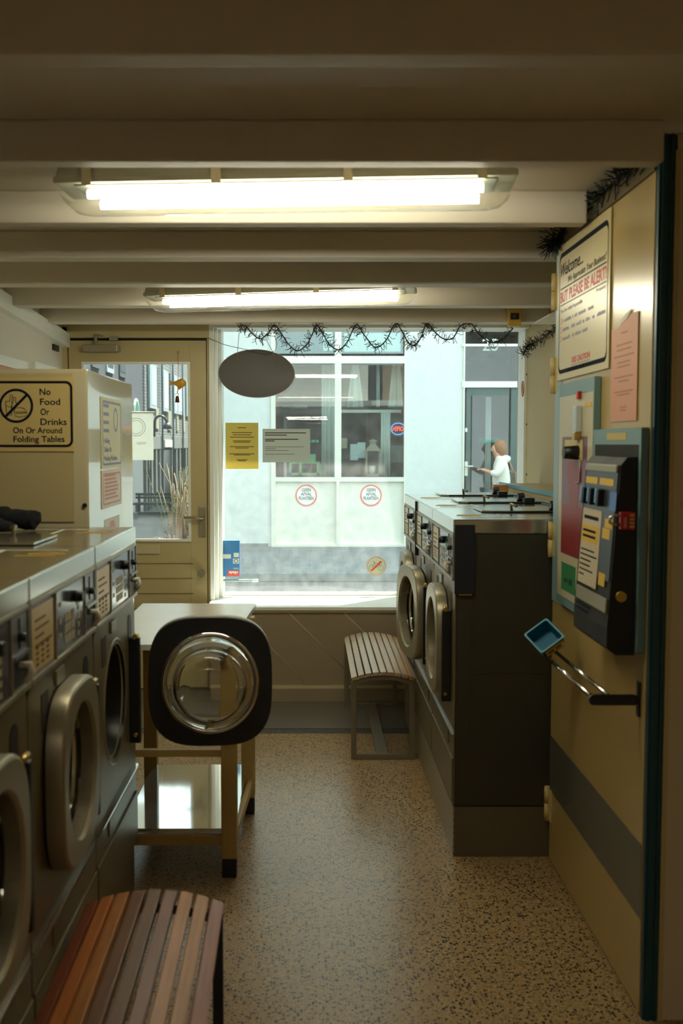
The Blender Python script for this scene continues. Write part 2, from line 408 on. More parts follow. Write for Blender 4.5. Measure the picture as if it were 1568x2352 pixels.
# sloping trim along the left wall
a, b = Vector((LX, 3.4, 2.315)), Vector((LX, 6.62, 2.175))
mb = MB()
mb.loft([[p + Vector(q) for q in ((-.01, 0, -.03), (.045, 0, -.03), (.045, 0, .055), (-.01, 0, .055))] for p in (a, b)])
struct(mb.build('trim_13', white_frame), 'pale wooden trim sloping along the top of the left wall')
# front wall: breast panel, sill, lintel, outside skin
mb = MB(); mb.box(-.60, RX, 6.33, 6.42, 0, .548)
E2 = lambda px, py: P(px, py, Y=6.329)
struct(mb.build('wall_front', board_brown), 'brown-beige board panel under the shop window')
mb = MB()
for (p0, p1) in (((573, 1437), (712, 1583)), ((658, 1402), (800, 1545)), ((785, 1402), (965, 1583)), ((909, 1402), (945, 1440))):
    A, B = E2(*p0), E2(*p1); mb.tube([A, B], .0025, 4)
struct(mb.build('trim_14', cream), 'diagonal joints of the board panel')
mb = MB(); A, B, Cc = E2(911, 1403), E2(945, 1403), E2(945, 1441)
mb.loft([[A, B, Cc], [p + Vector((0, -.006, 0)) for p in (A, B, Cc)]])
struct(mb.build('trim_15', wood('red_brown_wood', srgb(96, 50, 22))), 'bare wood corner of the board panel')
mb = MB(); mb.box(-.60, RX, 6.30, 6.335, 0, .082, bev=.004); mb.box(-.60, RX, 6.304, 6.335, .082, .096, mi=1)
struct(mb.build('baseboard_front', [board_brown, cream]), 'skirting of the window panel')
mb = MB(); mb.box(-.62, RX, 6.31, 6.84, .553, .574, bev=.003); mb.box(-.60, RX, 6.318, 6.34, .540, .5525, mi=1)
struct(mb.build('trim_16', [white_frame, cream_old]), 'wide white window sill')
sbox('wall_outside_low', board_brown, -.62, 1.7, 6.84, 7.0, 0, .56)
sbox('wall_lintel', white_frame, -1.8, 1.7, 6.78, 7.0, 2.285, 3.4, label='white head board over the window')
sbox('wall_outside_left', board_brown, -3.3, LX, 6.78, 7.0, 0, 3.4)
sbox('wall_outside_right', board_brown, RX, 3.4, 6.88, 7.0, 0, 3.4)
mb = MB()
mb.prism([(-3.2, 7.0), (3.2, 7.0), (3.2, 8.0), (1.40, 7.9), (.83, 7.33), (-3.2, 7.28)], .12, w0=2.42)  # added out-of-view canopy, slanted edge cut to cast the shadow on the sill
struct(mb.build('trim_17', white_frame), 'added unseen canopy outside that shapes the sunlight on the sill')
# window_1
mb = MB()
for x0, x1, y0, y1 in ((-.625, -.597, 6.592, 6.9), (-.597, -.578, 6.64, 6.9), (-.578, -.558, 6.72, 6.9)): mb.box(x0, x1, y0, y1, .574, CZ, bev=.003)
mb.box(1.345, RX + .02, 6.70, 6.9, .574, 2.285, bev=.003)
mb.box(-.56, 1.35, 6.79, 6.86, .574, .592, bev=.003); mb.box(-.596, 1.355, 6.606, 6.86, 2.268, CZ)
win = struct(mb.build('window_1', white_frame), 'large shop window in a white frame')
win['category'] = 'window'
mb = MB(); mb.box(-.56, 1.35, 6.820, 6.824, .59, 2.265); mb.build('pane', glass_shop, win)
# door_1
D = lambda px, py: P(px, py, Y=6.62)
door = struct(MB().box(-1.53, -1.502, 6.60, 6.78, 0, 2.27).box(-.64, -.60, 6.62, 6.78, 0, 2.285).box(-1.53, -.60, 6.60, 6.78, 2.205, 2.285).build('door_1', cream_old), 'cream front door with a tall glass pane')
door['category'] = 'door'
mb = MB(); mb.box(-1.53, -.60, 6.664, 6.70, 2.17, 2.215); mb.box(-1.53, -1.475, 6.664, 6.70, 0, 2.17); mb.box(-.665, -.60, 6.664, 6.70, 0, 2.17); mb.box(-1.475, -.665, 6.664, 6.70, 0, .02)
mb.build('door_stop', black_sheen, door)
mb = MB(); gx0, gx1, gz0, gz1 = -1.412, -.748, .945, 2.055
lx0, lx1, lz0, lz1 = -1.497, -.645, .01, 2.19
mb.box(lx0, gx0, 6.62, 6.66, lz0, lz1, bev=.002); mb.box(gx1, lx1, 6.62, 6.66, lz0, lz1, bev=.002)
mb.box(gx0, gx1, 6.62, 6.66, lz0, gz0); mb.box(gx0, gx1, 6.62, 6.66, gz1, lz1)
for z in (.80, .705, .61, .515, .42): mb.box(lx0 + .1, lx1 - .09, 6.616, 6.624, z, z + .006, mi=1)
leaf = mb.build('door_leaf', [cream_old, mat('door_groove', srgb(150, 128, 78), .5)], door)
mb = MB(); ringloft(mb, [(gx0 - .004, gz0 - .004), (gx1 + .004, gz0 - .004), (gx1 + .004, gz1 + .004), (gx0 - .004, gz1 + .004)], [(gx0 + .012, gz0 + .012), (gx1 - .012, gz0 + .012), (gx1 - .012, gz1 - .012), (gx0 + .012, gz1 - .012)], .012, M=frame((0, 6.62, 0), (1, 0, 0), (0, 0, 1)))
mb.build('glazing_bead', white_frame, leaf)
mb = MB(); mb.box(gx0, gx1, 6.638, 6.642, gz0, gz1); mb.build('pane', glass_mat('door_glass', dust=.03), leaf)
mb = MB(); mb.box(-1.24, -.94, 6.606, 6.62, .865, .925, bev=.002); mb.build('letter_flap', cream, leaf)
mb = MB(); q = D(464, 1202); mb.box(q.x - .021, q.x + .021, 6.610, 6.62, 1.555 - .49 - .095, 1.555 - .49 + .095, bev=.003)
pl = mb.build('handle_plate', steel, leaf)
mb = MB(); h0 = D(466, 1188); mb.cyl(h0, h0 + Vector((0, -.04, 0)), .008, seg=10); mb.tube([h0 + Vector((0.005, -.045, 0)), h0 + Vector((-.04, -.047, .001)), h0 + Vector((-.115, -.045, 0))], .010, 10); mb.build('lever', steel, pl)
mb = MB(); q = D(464, 1315); mb.cyl(q, q + Vector((0, -.014, 0)), .019, seg=16); mb.cyl(q + Vector((-.003, -.014, 0)), q + Vector((-.003, -.05, 0)), .022, .024, seg=24); mb.build('round_knob', steel, leaf)
mb = MB(); a = D(193, 793); b = D(272, 808); mb.box(a.x, b.x, 6.565, 6.62, b.z - .004, a.z, bev=.004); mb.box(b.x - .002, b.x + .012, 6.57, 6.62, b.z, a.z - .006, mi=1)
cl = mb.build('door_closer', [steel, lamp_grey], door)
q = D(222, 790)
mb = MB(); mb.cyl(q + Vector((0, -.03, -.02)), q + Vector((0, -.03, .055)), .011, seg=12); mb.tube([q + Vector((0, -.03, .055)), q + Vector((.10, .0, .035))], .006, 8); mb.box(q.x + .085, q.x + .135, 6.58, 6.62, q.z + .018, q.z + .045); mb.build('closer_arm', lamp_grey, cl)
# left wall fittings
def wallL(px, py): return P(px, py, X=LX + .004)
mb = MB(); a = wallL(121, 790); b = wallL(133, 808); mb.box(LX, LX + .012, a.y, b.y, b.z, a.z)
tag(mb.build('wall_socket_hole', black), 'small black square hole in the left wall near the door', 'wall hole')
for nm, px0, px1, yy, zb, lab, m in (('framed_picture', -20, 57, 812, 1.55, 'white framed picture with a pink print on the left wall', None), ('framed_picture', 75, 130, 835, 1.55, 'narrow framed picture on the left wall, the one closer to the door', None)):
    a = wallL(px0, yy); b = wallL(px1, yy + 20); z1 = wallL(px0, 805 if px0 < 0 else 830).z
    if px0 < 0: z1 = wallL(57, 832).z
    t = thing(nm, (LX, (a.y + b.y) / 2, zb), lab, 'picture')
    M = frame((LX, a.y, zb), (0, 1, 0), (0, 0, 1)); wv, hv = b.y - a.y, z1 - zb
    mb = MB(); ringloft(mb, [(0, 0), (wv, 0), (wv, hv), (0, hv)], [(.03, .03), (wv - .03, .03), (wv - .03, hv - .05), (.03, hv - .05)], .02)
    mb.xf(M); mb.build('frame', white_frame, t)
    mb = MB(); mb.box(.03, wv - .03, .03, hv - .05, .002, .006); mb.xf(M)
    mb.build('print', paper_pink if px0 < 0 else paper, t)

# ================================================================== CEILING LIGHTS
def lamp(loc, L, rz, tilt, label):
    t = thing('ceiling_light', loc, label, 'ceiling light', 'fluorescent ceiling lights'); t.rotation_euler = (0, tilt, rz)
    hw = .092
    def sec(w0, w1, z0, z1, l0, l1):
        return [[Vector((-l0, -w0, z0)), Vector((l0, -w0, z0)), Vector((l0, w0, z0)), Vector((-l0, w0, z0))], [Vector((-l1, -w1, z1)), Vector((l1, -w1, z1)), Vector((l1, w1, z1)), Vector((-l1, w1, z1))]]
    mb = MB(); mb.loft(sec(hw, hw * .86, .0, .062, L / 2, L / 2 - .015)); mb.box(-L / 2 - .004, L / 2 + .004, -hw - .006, hw + .006, -.012, .006, bev=.004)
    mb.build('housing', lamp_grey, t, local=True)
    mb = MB(); mb.box(-L / 2 + .05, L / 2 - .05, -.08, .08, -.016, -.0125); mb.build('reflector', mat('grey_gear_tray', srgb(66, 70, 54), .6), t, local=True)
    mb = MB(); loops = []
    n = 12
    for lx, k in ((-L / 2, .25), (-L / 2 + .012, .62), (-L / 2 + .035, .9), (-L / 2 + .07, 1), (L / 2 - .07, 1), (L / 2 - .035, .9), (L / 2 - .012, .62), (L / 2, .25)):
        loops.append([Vector((lx, -hw * cos(pi * i / n) * (1 if True else k), -.012 - .066 * k * (sin(pi * i / n) ** .55))) for i in range(n + 1)])
    mb.loft(loops, cap0=False, cap1=False, smooth=True); mb.build('diffuser_cover', glass_lens, t, local=True)
    for y in (-.066, .066):
        mb = MB(); mb.cyl((-L / 2 + .085, y, -.036), (L / 2 - .085, y, -.036), .0115, seg=12); mb.build('fluorescent_tube', tube_m, t, local=True)
    for x in (-L / 2 + .09, -L / 6 + .03, L / 6 - .03, L / 2 - .09):
        mb = MB()
        for s in (-1, 1): mb.box(x - .013, x + .013, s * (hw + .010) - .004, s * (hw + .010) + .004, -.022, .055, bev=.001)
        mb.box(x - .013, x + .013, -hw * .8, hw * .8, .0625, .078)
        mb.build('clip', clip_m, t, local=True)
    return t
lamp((-.068, 2.965, 2.265), 1.235, radians(-4.0), 0, 'large lit fluorescent ceiling light nearest the viewer')
lamp((-.140, 5.04, 2.262), 1.265, radians(-7.0), radians(-.8), 'further lit fluorescent ceiling light towards the shop window')

# ================================================================== WASHING MACHINES
def squircle(hw, hh, n=56, e=3.2):
    pts = []
    for k in range(n):
        t = 2 * pi * k / n; c, s = cos(t), sin(t)
        pts.append((hw * math.copysign(abs(c) ** (2 / e), c), hh * math.copysign(abs(s) ** (2 / e), s)))
    return pts
def FR(z=0): return frame((0, z, 0), (1, 0, 0), (0, 0, 1))     # local xy -> machine front, w -> outwards (-y)
def make_machine(label, group):
    t = thing('washing_machine', (0, 0, 0), label, 'washing machine', group)
    H = 1.075; hw = .335; DP = .58; dcx, dcz = -.02, .572
    # cabinet with a round opening in the front
    mb = MB(); n = 56
    rect = []
    zt = .845
    for k in range(n):
        a = 2 * pi * k / n; c, s = cos(a), sin(a)
        kx = ((hw - dcx) if c > 0 else (hw + dcx)) / abs(c) if abs(c) > 1e-6 else 9; kz = ((zt - dcz) if s > 0 else dcz) / abs(s) if abs(s) > 1e-6 else 9
        q = min(kx, kz); rect.append((dcx + c * q, dcz + s * q))
    hole = [(dcx + .172 * cos(2 * pi * k / n), dcz + .172 * sin(2 * pi * k / n)) for k in range(n)]
    ringloft(mb, rect, hole, .004, w0=-.004, M=FR())
    mb.build('front_panel', steel_dark, t, local=True)
    mb = MB(); mb.box(-hw, -hw + .006, .006, DP, 0, 1.02); mb.box(hw - .006, hw, .006, DP, 0, 1.02); mb.box(-hw + .006, hw - .006, DP - .01, DP, 0, 1.02); mb.box(-hw + .006, hw - .006, .006, DP, 0, .01)
    mb.box(hw - .0005, hw + .0015, .07, DP, .50, .504); mb.box(hw - .0005, hw + .0015, .06, .066, .02, 1.0)
    mb.build('body', side_m, t, local=True)
    mb = MB(); mb.lathe([(.172, 0), (.165, -.05), (.15, -.06), (.15, -.38), (0, -.38)], frame((dcx, .0, dcz), (1, 0, 0), (0, 0, 1)), 40); dr = mb.build('drum', mat('dark_drum', srgb(34, 34, 34), .35, .7, var=.15), t, local=True)
    mb = MB(); mb.lathe([(.166, -.012), (.176, -.004), (.186, .004), (.192, .0)], frame((dcx, .0, dcz), (1, 0, 0), (0, 0, 1)), 44); mb.build('opening_ring', steel, t, local=True)
    # lower service panel, trims
    mb = MB(); mb.box(-hw + .004, hw - .004, -.006, .0, .012, .178, bev=.002); mb.build('service_panel', steel_dark, t, local=True)
    mb = MB(); mb.box(-hw, hw, -.010, 0, .264, .270, bev=.001); mb.build('trim_strip', chrome, t, local=True)
    mb = MB(); mb.box(-.16, .20, -.0045, 0, .20, .25, bev=.001); mb.build('label_strip', steel_dark, t, local=True)
    # name plate, catch recess, hinge
    mb = MB(); mb.box(-.10, -.02, -.006, 0, .792, .826, bev=.002); mb.build('badge', steel, t, local=True)
    mb = MB(); mb.box(-.225, -.165, -.0015, .0, .715, .80); mb.build('catch_recess', mat('dark_recess', srgb(50, 38, 24), .6), t, local=True)
    mb = MB(); mb.prism(rrect(.205, .262, .70, .795, .028), .002, M=FR()); mb.build('hinge_recess', black_sheen, t, local=True)
    # control panel
    z0, z1 = .846, 1.022
    mb = MB(); mb.box(-hw, hw, -.004, .05, z0, z1)
    fr = mb.build('control_panel', panel_grey, t, local=True)
    mb = MB(); mb.box(-hw, hw, -.012, -.004, z0, z0 + .012, bev=.002); mb.box(-hw, hw, -.010, -.004, z1 - .010, z1, bev=.002)
    for x in (-hw, -.115, .200, hw - .008): mb.box(x, x + .008, -.010, -.004, z0 + .012, z1 - .010)
    mb.build('panel_frame', steel, fr, local=True)
    mb = MB(); mb.box(-.315, -.128, -.0065, -.004, z0 + .02, z1 - .018); cd = mb.build('instruction_card', paper_tan, fr, local=True)
    mb = MB()
    for k, (xa, xb) in enumerate(((-.29, -.20), (-.29, -.17), (-.29, -.215), (-.29, -.145))): mb.box(xa, xb, -.0072, -.0065, z1 - .050 - k * .018, z1 - .045 - k * .018)
    for r in range(4):
        for c in range(3): mb.box(-.285 + c * .045, -.262 + c * .045, -.0072, -.0065, z0 + .03 + r * .012, z0 + .036 + r * .012)
    mb.build('printing', ink_brown, cd, local=True)
    mb = MB(); mb.box(-.105, .198, -.0065, -.004, z0 + .014, z1 - .012); ds = mb.build('display_panel', panel_dark, fr, local=True)
    mb = MB()
    for r in range(3):
        for c in range(3): mb.box(-.02 + c * .036, .008 + c * .036, -.0078, -.0065, z0 + .028 + r * .026, z0 + .048 + r * .026)
    for r in range(4): mb.box(.12, .138, -.0078, -.0065, z0 + .024 + r * .022, z0 + .036 + r * .022)
    for z in (.05, .085, .125): mb.box(-.075, -.055, -.0078, -.0065, z0 + z, z0 + z + .012)
    mb.build('printing', mat('cream_keys', srgb(176, 164, 128), .5), ds, local=True)  # keypad squares and side marks of the display
    mb = MB(); mb.box(.105, .150, -.0078, -.0065, z0 + .105, z0 + .128); mb.build('indicator', mat('green_indicator', srgb(70, 140, 90), .4), ds, local=True)
    mb = MB(); mb.cyl((.075, -.004, z1 - .045), (.075, -.032, z1 - .045), .015, .013, seg=16); mb.build('knob', black, fr, local=True)
    mb = MB(); mb.box(.212, .325, -.007, -.004, z0 + .082, z1 - .012); mb.box(.212, .325, -.014, -.004, z0 + .078, z0 + .086); mb.box(.262, .266, -.009, -.007, z0 + .095, z1 - .02, mi=1); mb.cyl((.264, -.006, z1 - .058), (.264, -.022, z1 - .058), .009, seg=12, mi=1)
    mb.build('coin_plate', [panel_grey, black], fr, local=True)
    mb = MB(); mb.box(.216, .321, -.0045, -.0035, z0 + .016, z0 + .078); mb.build('coin_slot_recess', black_sheen, fr, local=True)
    mb = MB(); mb.tube([(.27, -.004, z0 + .06), (.27, -.026, z0 + .062), (.272, -.030, z0 + .045), (.272, -.016, z0 + .026)], .008, 8); mb.build('coin_lever', paper, fr, local=True)
    # worktop
    mb = MB(); mb.box(-hw - .002, hw + .002, -.008, DP, 1.022, H, bev=.005); top = mb.build('worktop', worktop_m, t, local=True)
    mb = MB(); mb.loft([[Vector((x, y, z)) for x, y in ((-.33, .16), (-.06, .16), (-.03, .20), (-.03, .54), (-.33, .54))] for z in (H + .003, H + .009)]); lid = mb.build('soap_lid', worktop_m, t, local=True)
    mb = MB(); mb.box(-.031, -.026, .2, .54, H + .0005, H + .006); mb.build('lid_gap', black, lid, local=True)
    mb = MB(); mb.loft([[(-.10,   .44, H + .009), (-.10,  .47, H + .009), (-.05,  .47, H + .020), (-.05,   .44, H + .020)], [(-.085,   .44, H + .045), (-.085,  .47, H + .048), (-.055,  .47, H + .036), (-.055,   .44, H + .034)]]); mb.box(-.05, .005, .455, .505, H + .0005, H + .028, bev=.006); mb.build('lid_catch', black, lid, local=True)
    mb = MB(); mb.tube([(-.08, .285, H + .009), (-.075, .28, H + .034), (-.05, .30, H + .026)], .006, 6); mb.build('lid_clip', steel, lid, local=True)
    mb = MB()
    mb.box(.22, .235, .04, .52, H + .0002, H + .001); mb.box(.04, .22, .20, .212, H + .0002, H + .001)
    top2 = mb.build('decal', paper, t, local=True)
    mb = MB(); mb.box(.08, .10, .04, .14, H + .0002, H + .001); mb.box(.13, .15, .03, .12, H + .0002, H + .001); mb.build('yellow_decal', yellow_lab, t, local=True)
    # door: hinged at the viewer's right, origin on the hinge pin
    hx = .232
    O = frame((dcx, 0, dcz), (1, 0, 0), (0, 0, 1)); rel = Vector((hx, -.012, dcz)); n = 56
    so = [(x, y) for x, y in squircle(.203, .216, n)]; si = [(x * .93, y * .93) for x, y in so]; h1 = [(.152 * cos(2 * pi * k / n), .160 * sin(2 * pi * k / n)) for k in range(n)]
    mb = MB()
    lp = lambda pl, z: [O @ Vector((x, y, z)) for x, y in pl]
    mb.loft([lp(so, .006), lp(so, .038), lp([(x * .99, y * .99) for x, y in so], .044)], cap0=False, cap1=False, smooth=True)
    mb.loft([lp([(x * .99, y * .99) for x, y in so], .044), lp([(x * .96, y * .96) for x, y in so], .048)], cap0=False, cap1=False)
    mb.loft([lp([(x * .96, y * .96) for x, y in so], .048), lp([(x * 1.04, y * 1.04) for x, y in h1], .048)], cap0=False, cap1=False)
    mb.loft([lp([(x * 1.04, y * 1.04) for x, y in h1], .048), lp(h1, .040), lp(h1, .006), lp(so, .006)], cap0=False, cap1=False)
    dr = mb.build('door', steel, t, origin=rel, local=True)
    def dpart(m, name, mm): 
        for v in m.bm.verts: v.co -= rel
        return m.build(name, mm, dr, local=True)
    mb = MB(); mb.loft([lp(so, .0055), lp([(x * .985, y * .985) for x, y in so], -.004), lp([(x * .97, y * .97) for x, y in h1], -.004), lp([(x * .97, y * .97) for x, y in h1], .0055)], ring=True); dpart(mb, 'gasket', black_sheen)
    mb = MB(); ringloft(mb, [(x * 1.05, y * 1.05) for x, y in h1], [(x * .955, y * .955) for x, y in h1], .020, w0=-.024, M=O)
    for f in mb.bm.faces: f.smooth = True
    dpart(mb, 'bowl_ring', chrome)
    prof = [(0, -.128), (.06, -.126), (.098, -.116), (.114, -.096), (.120, -.060), (.126, -.042), (.142, -.032), (.149, -.012), (.149, .010), (.141, .010), (.140, -.010), (.133, -.025), (.118, -.034), (.112, -.058), (.106, -.092), (.092, -.108), (.058, -.117), (0, -.119)]
    mb = MB(); mb.lathe(prof, frame((dcx, 0, dcz), (1, 0, 0), (0, 0, 1)), 48); dpart(mb, 'bowl_glass', glass_bowl)
    mb = MB(); mb.prism([(-.016, -.118), (.018, -.122), (.002, -.09)], .001, w0=-.130, M=O); dpart(mb, 'triangle_sticker', mat('olive_sticker', srgb(120, 106, 62), .5))
    mb = MB(); mb.box(hx - .014, hx + .012, -.036, .0, dcz - .20, dcz + .15, bev=.005); mb.cyl((hx - .03, -.022, dcz + .155), (hx + .02, -.022, dcz + .155), .008, seg=10, mi=1); mb.cyl((hx - .03, -.022, dcz - .17), (hx + .02, -.022, dcz - .17), .006, seg=10, mi=1)
    mb.build('hinge_bar', [black, brass], t, local=True)
    return t, dr
BASE = .198
m0, d0 = make_machine('', 'coin washing machines')
LF, RF = -.592, .536          # front planes of the two rows
Ls = [(3.205, 'left-row washing machine with its round door hanging open beside the table'), (2.527, 'middle washing machine of the left row, its door shut, behind the reddish bench'), (1.849, 'washing machine of the left row nearest the viewer, cut off by the picture edge')]
Rs = [(4.232, 'right-row washing machine showing its wide dark side beside the yellow cupboard door'), (4.908, 'middle washing machine of the right row with its door ajar'), (5.584, 'washing machine of the right row nearest to the shop window')]
first = True
for (y, lab), side in [(q, 'L') for q in Ls] + [(q, 'R') for q in Rs]:
    o = m0 if first else copy_tree(m0); first = False
    o['label'] = lab
    if side == 'L': o.location = (LF, y, BASE); o.rotation_euler = (0, 0, pi / 2)
    else: o.location = (RF, y, BASE); o.rotation_euler = (0, 0, -pi / 2)
    dr = kids(o, 'door')[0]
    dr.rotation_euler = (0, 0, radians(94 if 'hanging open' in lab else 9 if 'ajar' in lab else 0))
    cp = kids(o, 'control_panel')[0]
    if side == 'R':
        for ch in [x for x in C.objects if x.parent == cp and x.name.startswith('instruction_card')]:
            me = ch.data.copy(); me.materials[0] = paper; ch.data = me
# plinths
mb = MB(); mb.box(RF + .004, 1.115, 3.90, 5.92, 0, .192); pl = tag(mb.build('machine_plinth', mat('olive_plinth', srgb(92, 82, 58), .55, var=.1)), 'low plinth under the right row of washing machines', 'plinth')
mb = MB(); mb.box(RF, RF + .004, 3.90, 5.92, .004, .19); mb.build('tread_plate', tread, pl)
mb = MB(); mb.box(-1.17, LF - .008, 1.50, 3.535, 0, .192); tag(mb.build('machine_plinth', steel_dark), 'low plinth under the left row of washing machines', 'plinth')
# black filler strip between the far right machines
mb = MB(); mb.box(RF - .016, RF + .02, 5.238, 5.254, BASE + .80, BASE + 1.07); tag(mb.build('filler_strip', black), 'black vertical strip between two right-hand washing machines', 'strip')
mb = MB(); mb.box(RF - .004, RF + .07, 3.884, 3.892, BASE + .80, BASE + 1.055); mb.box(RF + .012, RF + .06, 3.8835, 3.884, BASE + .795, BASE + .799, mi=1)
tag(mb.build('corner_plate', [mat('navy_plate', srgb(22, 26, 36), .4), brass]), 'dark navy corner plate on the side of the nearest right washing machine', 'plate')
# cloth heap on the left worktop
t = thing('black_gloves', (-.93, 3.30, BASE + 1.078), 'black crumpled gloves lying on the left worktop by the sign cabinet', 'gloves')
def blob(pts, rs):
    me = bpy.data.meshes.new('b'); ob = bpy.data.objects.new('b', me)
    m_ = MB(); m_.tube(pts, rs, 14); 
    return m_
zb = BASE + 1.078
for nm, pts, rs in (('glove', [(-1.12, 3.31, zb + .018), (-1.05, 3.30, zb + .022), (-.98, 3.30, zb + .022), (-.93, 3.31, zb + .014)], [.016, .030, .030, .016]), ('glove', [(-1.03, 3.36, zb + .052), (-.99, 3.365, zb + .050), (-.94, 3.37, zb + .040), (-.90, 3.375, zb + .032), (-.87, 3.375, zb + .030)], [.016, .029, .027, .036, .034])):
    P3, R3 = [], []
    for i in range(len(pts) - 1):
        for k in range(4):
            f_ = k / 4; P3.append(Vector(pts[i]).lerp(Vector(pts[i + 1]), f_)); R3.append((rs[i] * (1 - f_) + rs[i + 1] * f_) * random.uniform(.86, 1.12))
    P3 = [P3[0] - Vector((.008, 0, .004))] + P3 + [Vector(pts[-1]), Vector(pts[-1]) + Vector((.008, 0, -.006))]; R3 = [.004] + R3 + [rs[-1] * .8, .005]
    m_ = MB(); m_.tube(P3, R3, 16)
    for v in m_.bm.verts: v.co += Vector((random.uniform(-1, 1), random.uniform(-1, 1), random.uniform(-1, 1))) * .0022; v.co.z = max(v.co.z, zb + .0005)
    for x_ in ((-.055, -.03, -.01) if pts[0][2] > zb + .04 else (-.06, -.035)):
        q_ = Vector(pts[0]) + Vector((0, x_ + .03, -.008)); m_.tube([q_, q_ + Vector((-.035, x_ * .4, -.006)), q_ + Vector((-.058, x_ * .6, -.018))], [.011, .010, .006], 8)
    m_.build(nm, mat('black_knit', srgb(22, 24, 28), .9, var=.3, scale=60, bump=.6), t)

# ================================================================== BENCHES AND TABLE
slat_near = [wood('slat_wood_%d' % i, srgb(*c)) for i, c in enumerate(((120, 58, 32), (170, 98, 40), (160, 102, 44), (110, 70, 40), (104, 72, 48), (116, 72, 54), (170, 116, 68), (176, 128, 84), (168, 124, 112)))]
slat_far = [wood('pale_slat_wood_%d' % i, srgb(*c), .82) for i, c in enumerate(((176, 152, 118), (170, 146, 112), (176, 156, 126), (182, 166, 140), (182, 156, 124), (178, 150, 118), (182, 160, 130), (178, 152, 118), (176, 136, 94)))]
def bench(loc, rz, L, Wd, mats, fm, label):
    t = thing('slatted_bench', loc, label, 'bench', 'slatted benches', rz)
    n = 9; R = .42; half = math.asin(Wd / 2 / R)
    zt = .440
    for i in range(n):
        a = -half + (i + .5) / n * 2 * half; wsl = 2 * half / n * R * .80
        M = Matrix.Translation((R * sin(a), 0, zt - R + R * cos(a))) @ Matrix.Rotation(a, 4, 'Y')
        mb = MB(); mb.box(-wsl / 2, wsl / 2, -L / 2, L / 2, -.018, 0, bev=.003, M=M); mb.build('slat', mats[i], t, local=True)
    for s in (-1, 1):
        y = s * (L / 2 - .03); mb = MB(); a0 = half * .97
        mb.loft([[Vector((R2 * sin(-a0 + k / 10 * 2 * a0), yy, zt - R + R2 * cos(-a0 + k / 10 * 2 * a0))) for R2, yy in ((R - .020, y - .012), (R - .020, y + .012), (R - .042, y + .012), (R - .042, y - .012))] for k in range(11)])
        mb.build('arched_rail', fm, t, local=True)
        for sx in (-1, 1):
            mb = MB(); x = sx * (Wd / 2 - .018); mb.box(x - .013, x + .013, y - .013, y + .013, .0, zt - .055, bev=.002); mb.build('leg', fm, t, local=True)
        mb = MB(); mb.box(-Wd / 2 + .031, Wd / 2 - .031, y - .013, y + .013, .0, .026, bev=.002); mb.build('foot_rail', fm, t, local=True)
    mb = MB(); mb.box(-.028, .028, -L / 2 + .043, L / 2 - .043, .004, .022, bev=.002); mb.build('stretcher', fm, t, local=True)
    return t
bench((.358, 5.665, 0), 0, 1.10, .322, slat_far, mat('greyed_steel_frame', srgb(138, 130, 112), .42, .6, var=.1), 'pale slatted bench under the open right washing machine door, near the window')
bench((-.378, 2.055, 0), radians(1.0), 1.06, .352, slat_near, black, 'reddish brown slatted bench close to the viewer in front of the left machines')

t = thing('folding_table', (-.49, 4.1, 0), 'cream wooden folding table with a white top and a low shelf', 'table', rz=0)
leg_m = mat('cream_wood', srgb(178, 150, 88), .45, var=.1, scale=5)
top_m = mat('white_laminate', srgb(214, 212, 202), .18, var=.04)
mb = MB(); mb.loft([[Vector((x, y, z)) for x, y in ((-.735, 3.66), (-.285, 3.66), (-.236, 4.62), (-.735, 4.62))] for z in (.832, .852)]); mb.build('tabletop', top_m, t)
for x0, y0 in ((-.317, 3.70), (-.288, 4.355), (-.735, 3.70), (-.71, 4.45)):
    mb = MB(); mb.box(x0, x0 + .056, y0, y0 + .056, .07, .832, bev=.003); lg = mb.build('leg', leg_m, t)
    mb = MB(); mb.box(x0 + .002, x0 + .054, y0 + .002, y0 + .054, 0, .07, bev=.004); mb.build('rubber_foot', black_sheen, lg)
mb = MB(); mb.box(-.679, -.317, 3.715, 3.737, .437, .462); mb.build('cross_rail', leg_m, t)
mb = MB(); mb.box(-.679, -.317, 3.712, 3.737, .116, .150); mb.build('cross_rail', leg_m, t)
mb = MB(); mb.loft([[(-.285, 3.756, .118), (-.265, 3.756, .118), (-.265, 3.756, .152), (-.285, 3.756, .152)], [(-.258, 4.355, .118), (-.238, 4.355, .118), (-.238, 4.355, .152), (-.258, 4.355, .152)]]); mb.build('cross_rail', leg_m, t)
mb = MB(); mb.box(-.679, -.27, 3.737, 4.505, .152, .168, bev=.002); mb.build('shelf', mat('polished_shelf_sheet', srgb(218, 220, 218), .06, .8, var=.02), t)

# ================================================================== TALL CABINET WITH SIGNS
CXR, CY0, CY1, CZT = -.742, 3.55, 4.44, 1.80
t = thing('tall_cabinet', (-1.1, 4.0, 0), 'tall cream metal cabinet behind the left washing machines, standing before the door', 'cabinet')
mb = MB(); mb.box(-1.46, CXR, CY0, CY1, 0, CZT, bev=.006); mb.build('body', mat('glossy_cream_cabinet', srgb(204, 194, 160), .13, var=.03, scale=3, coat=.5), t)
mb = MB(); mb.box(-1.43, -.79, CY0 - .004, CY0, 1.29, 1.785); mb.build('front_sheet', cream_old, t)
mb = MB(); mb.cyl((-.755, CY0, 1.345), (-.755, CY0 - .006, 1.345), .008, seg=10); mb.build('screw', black, t)
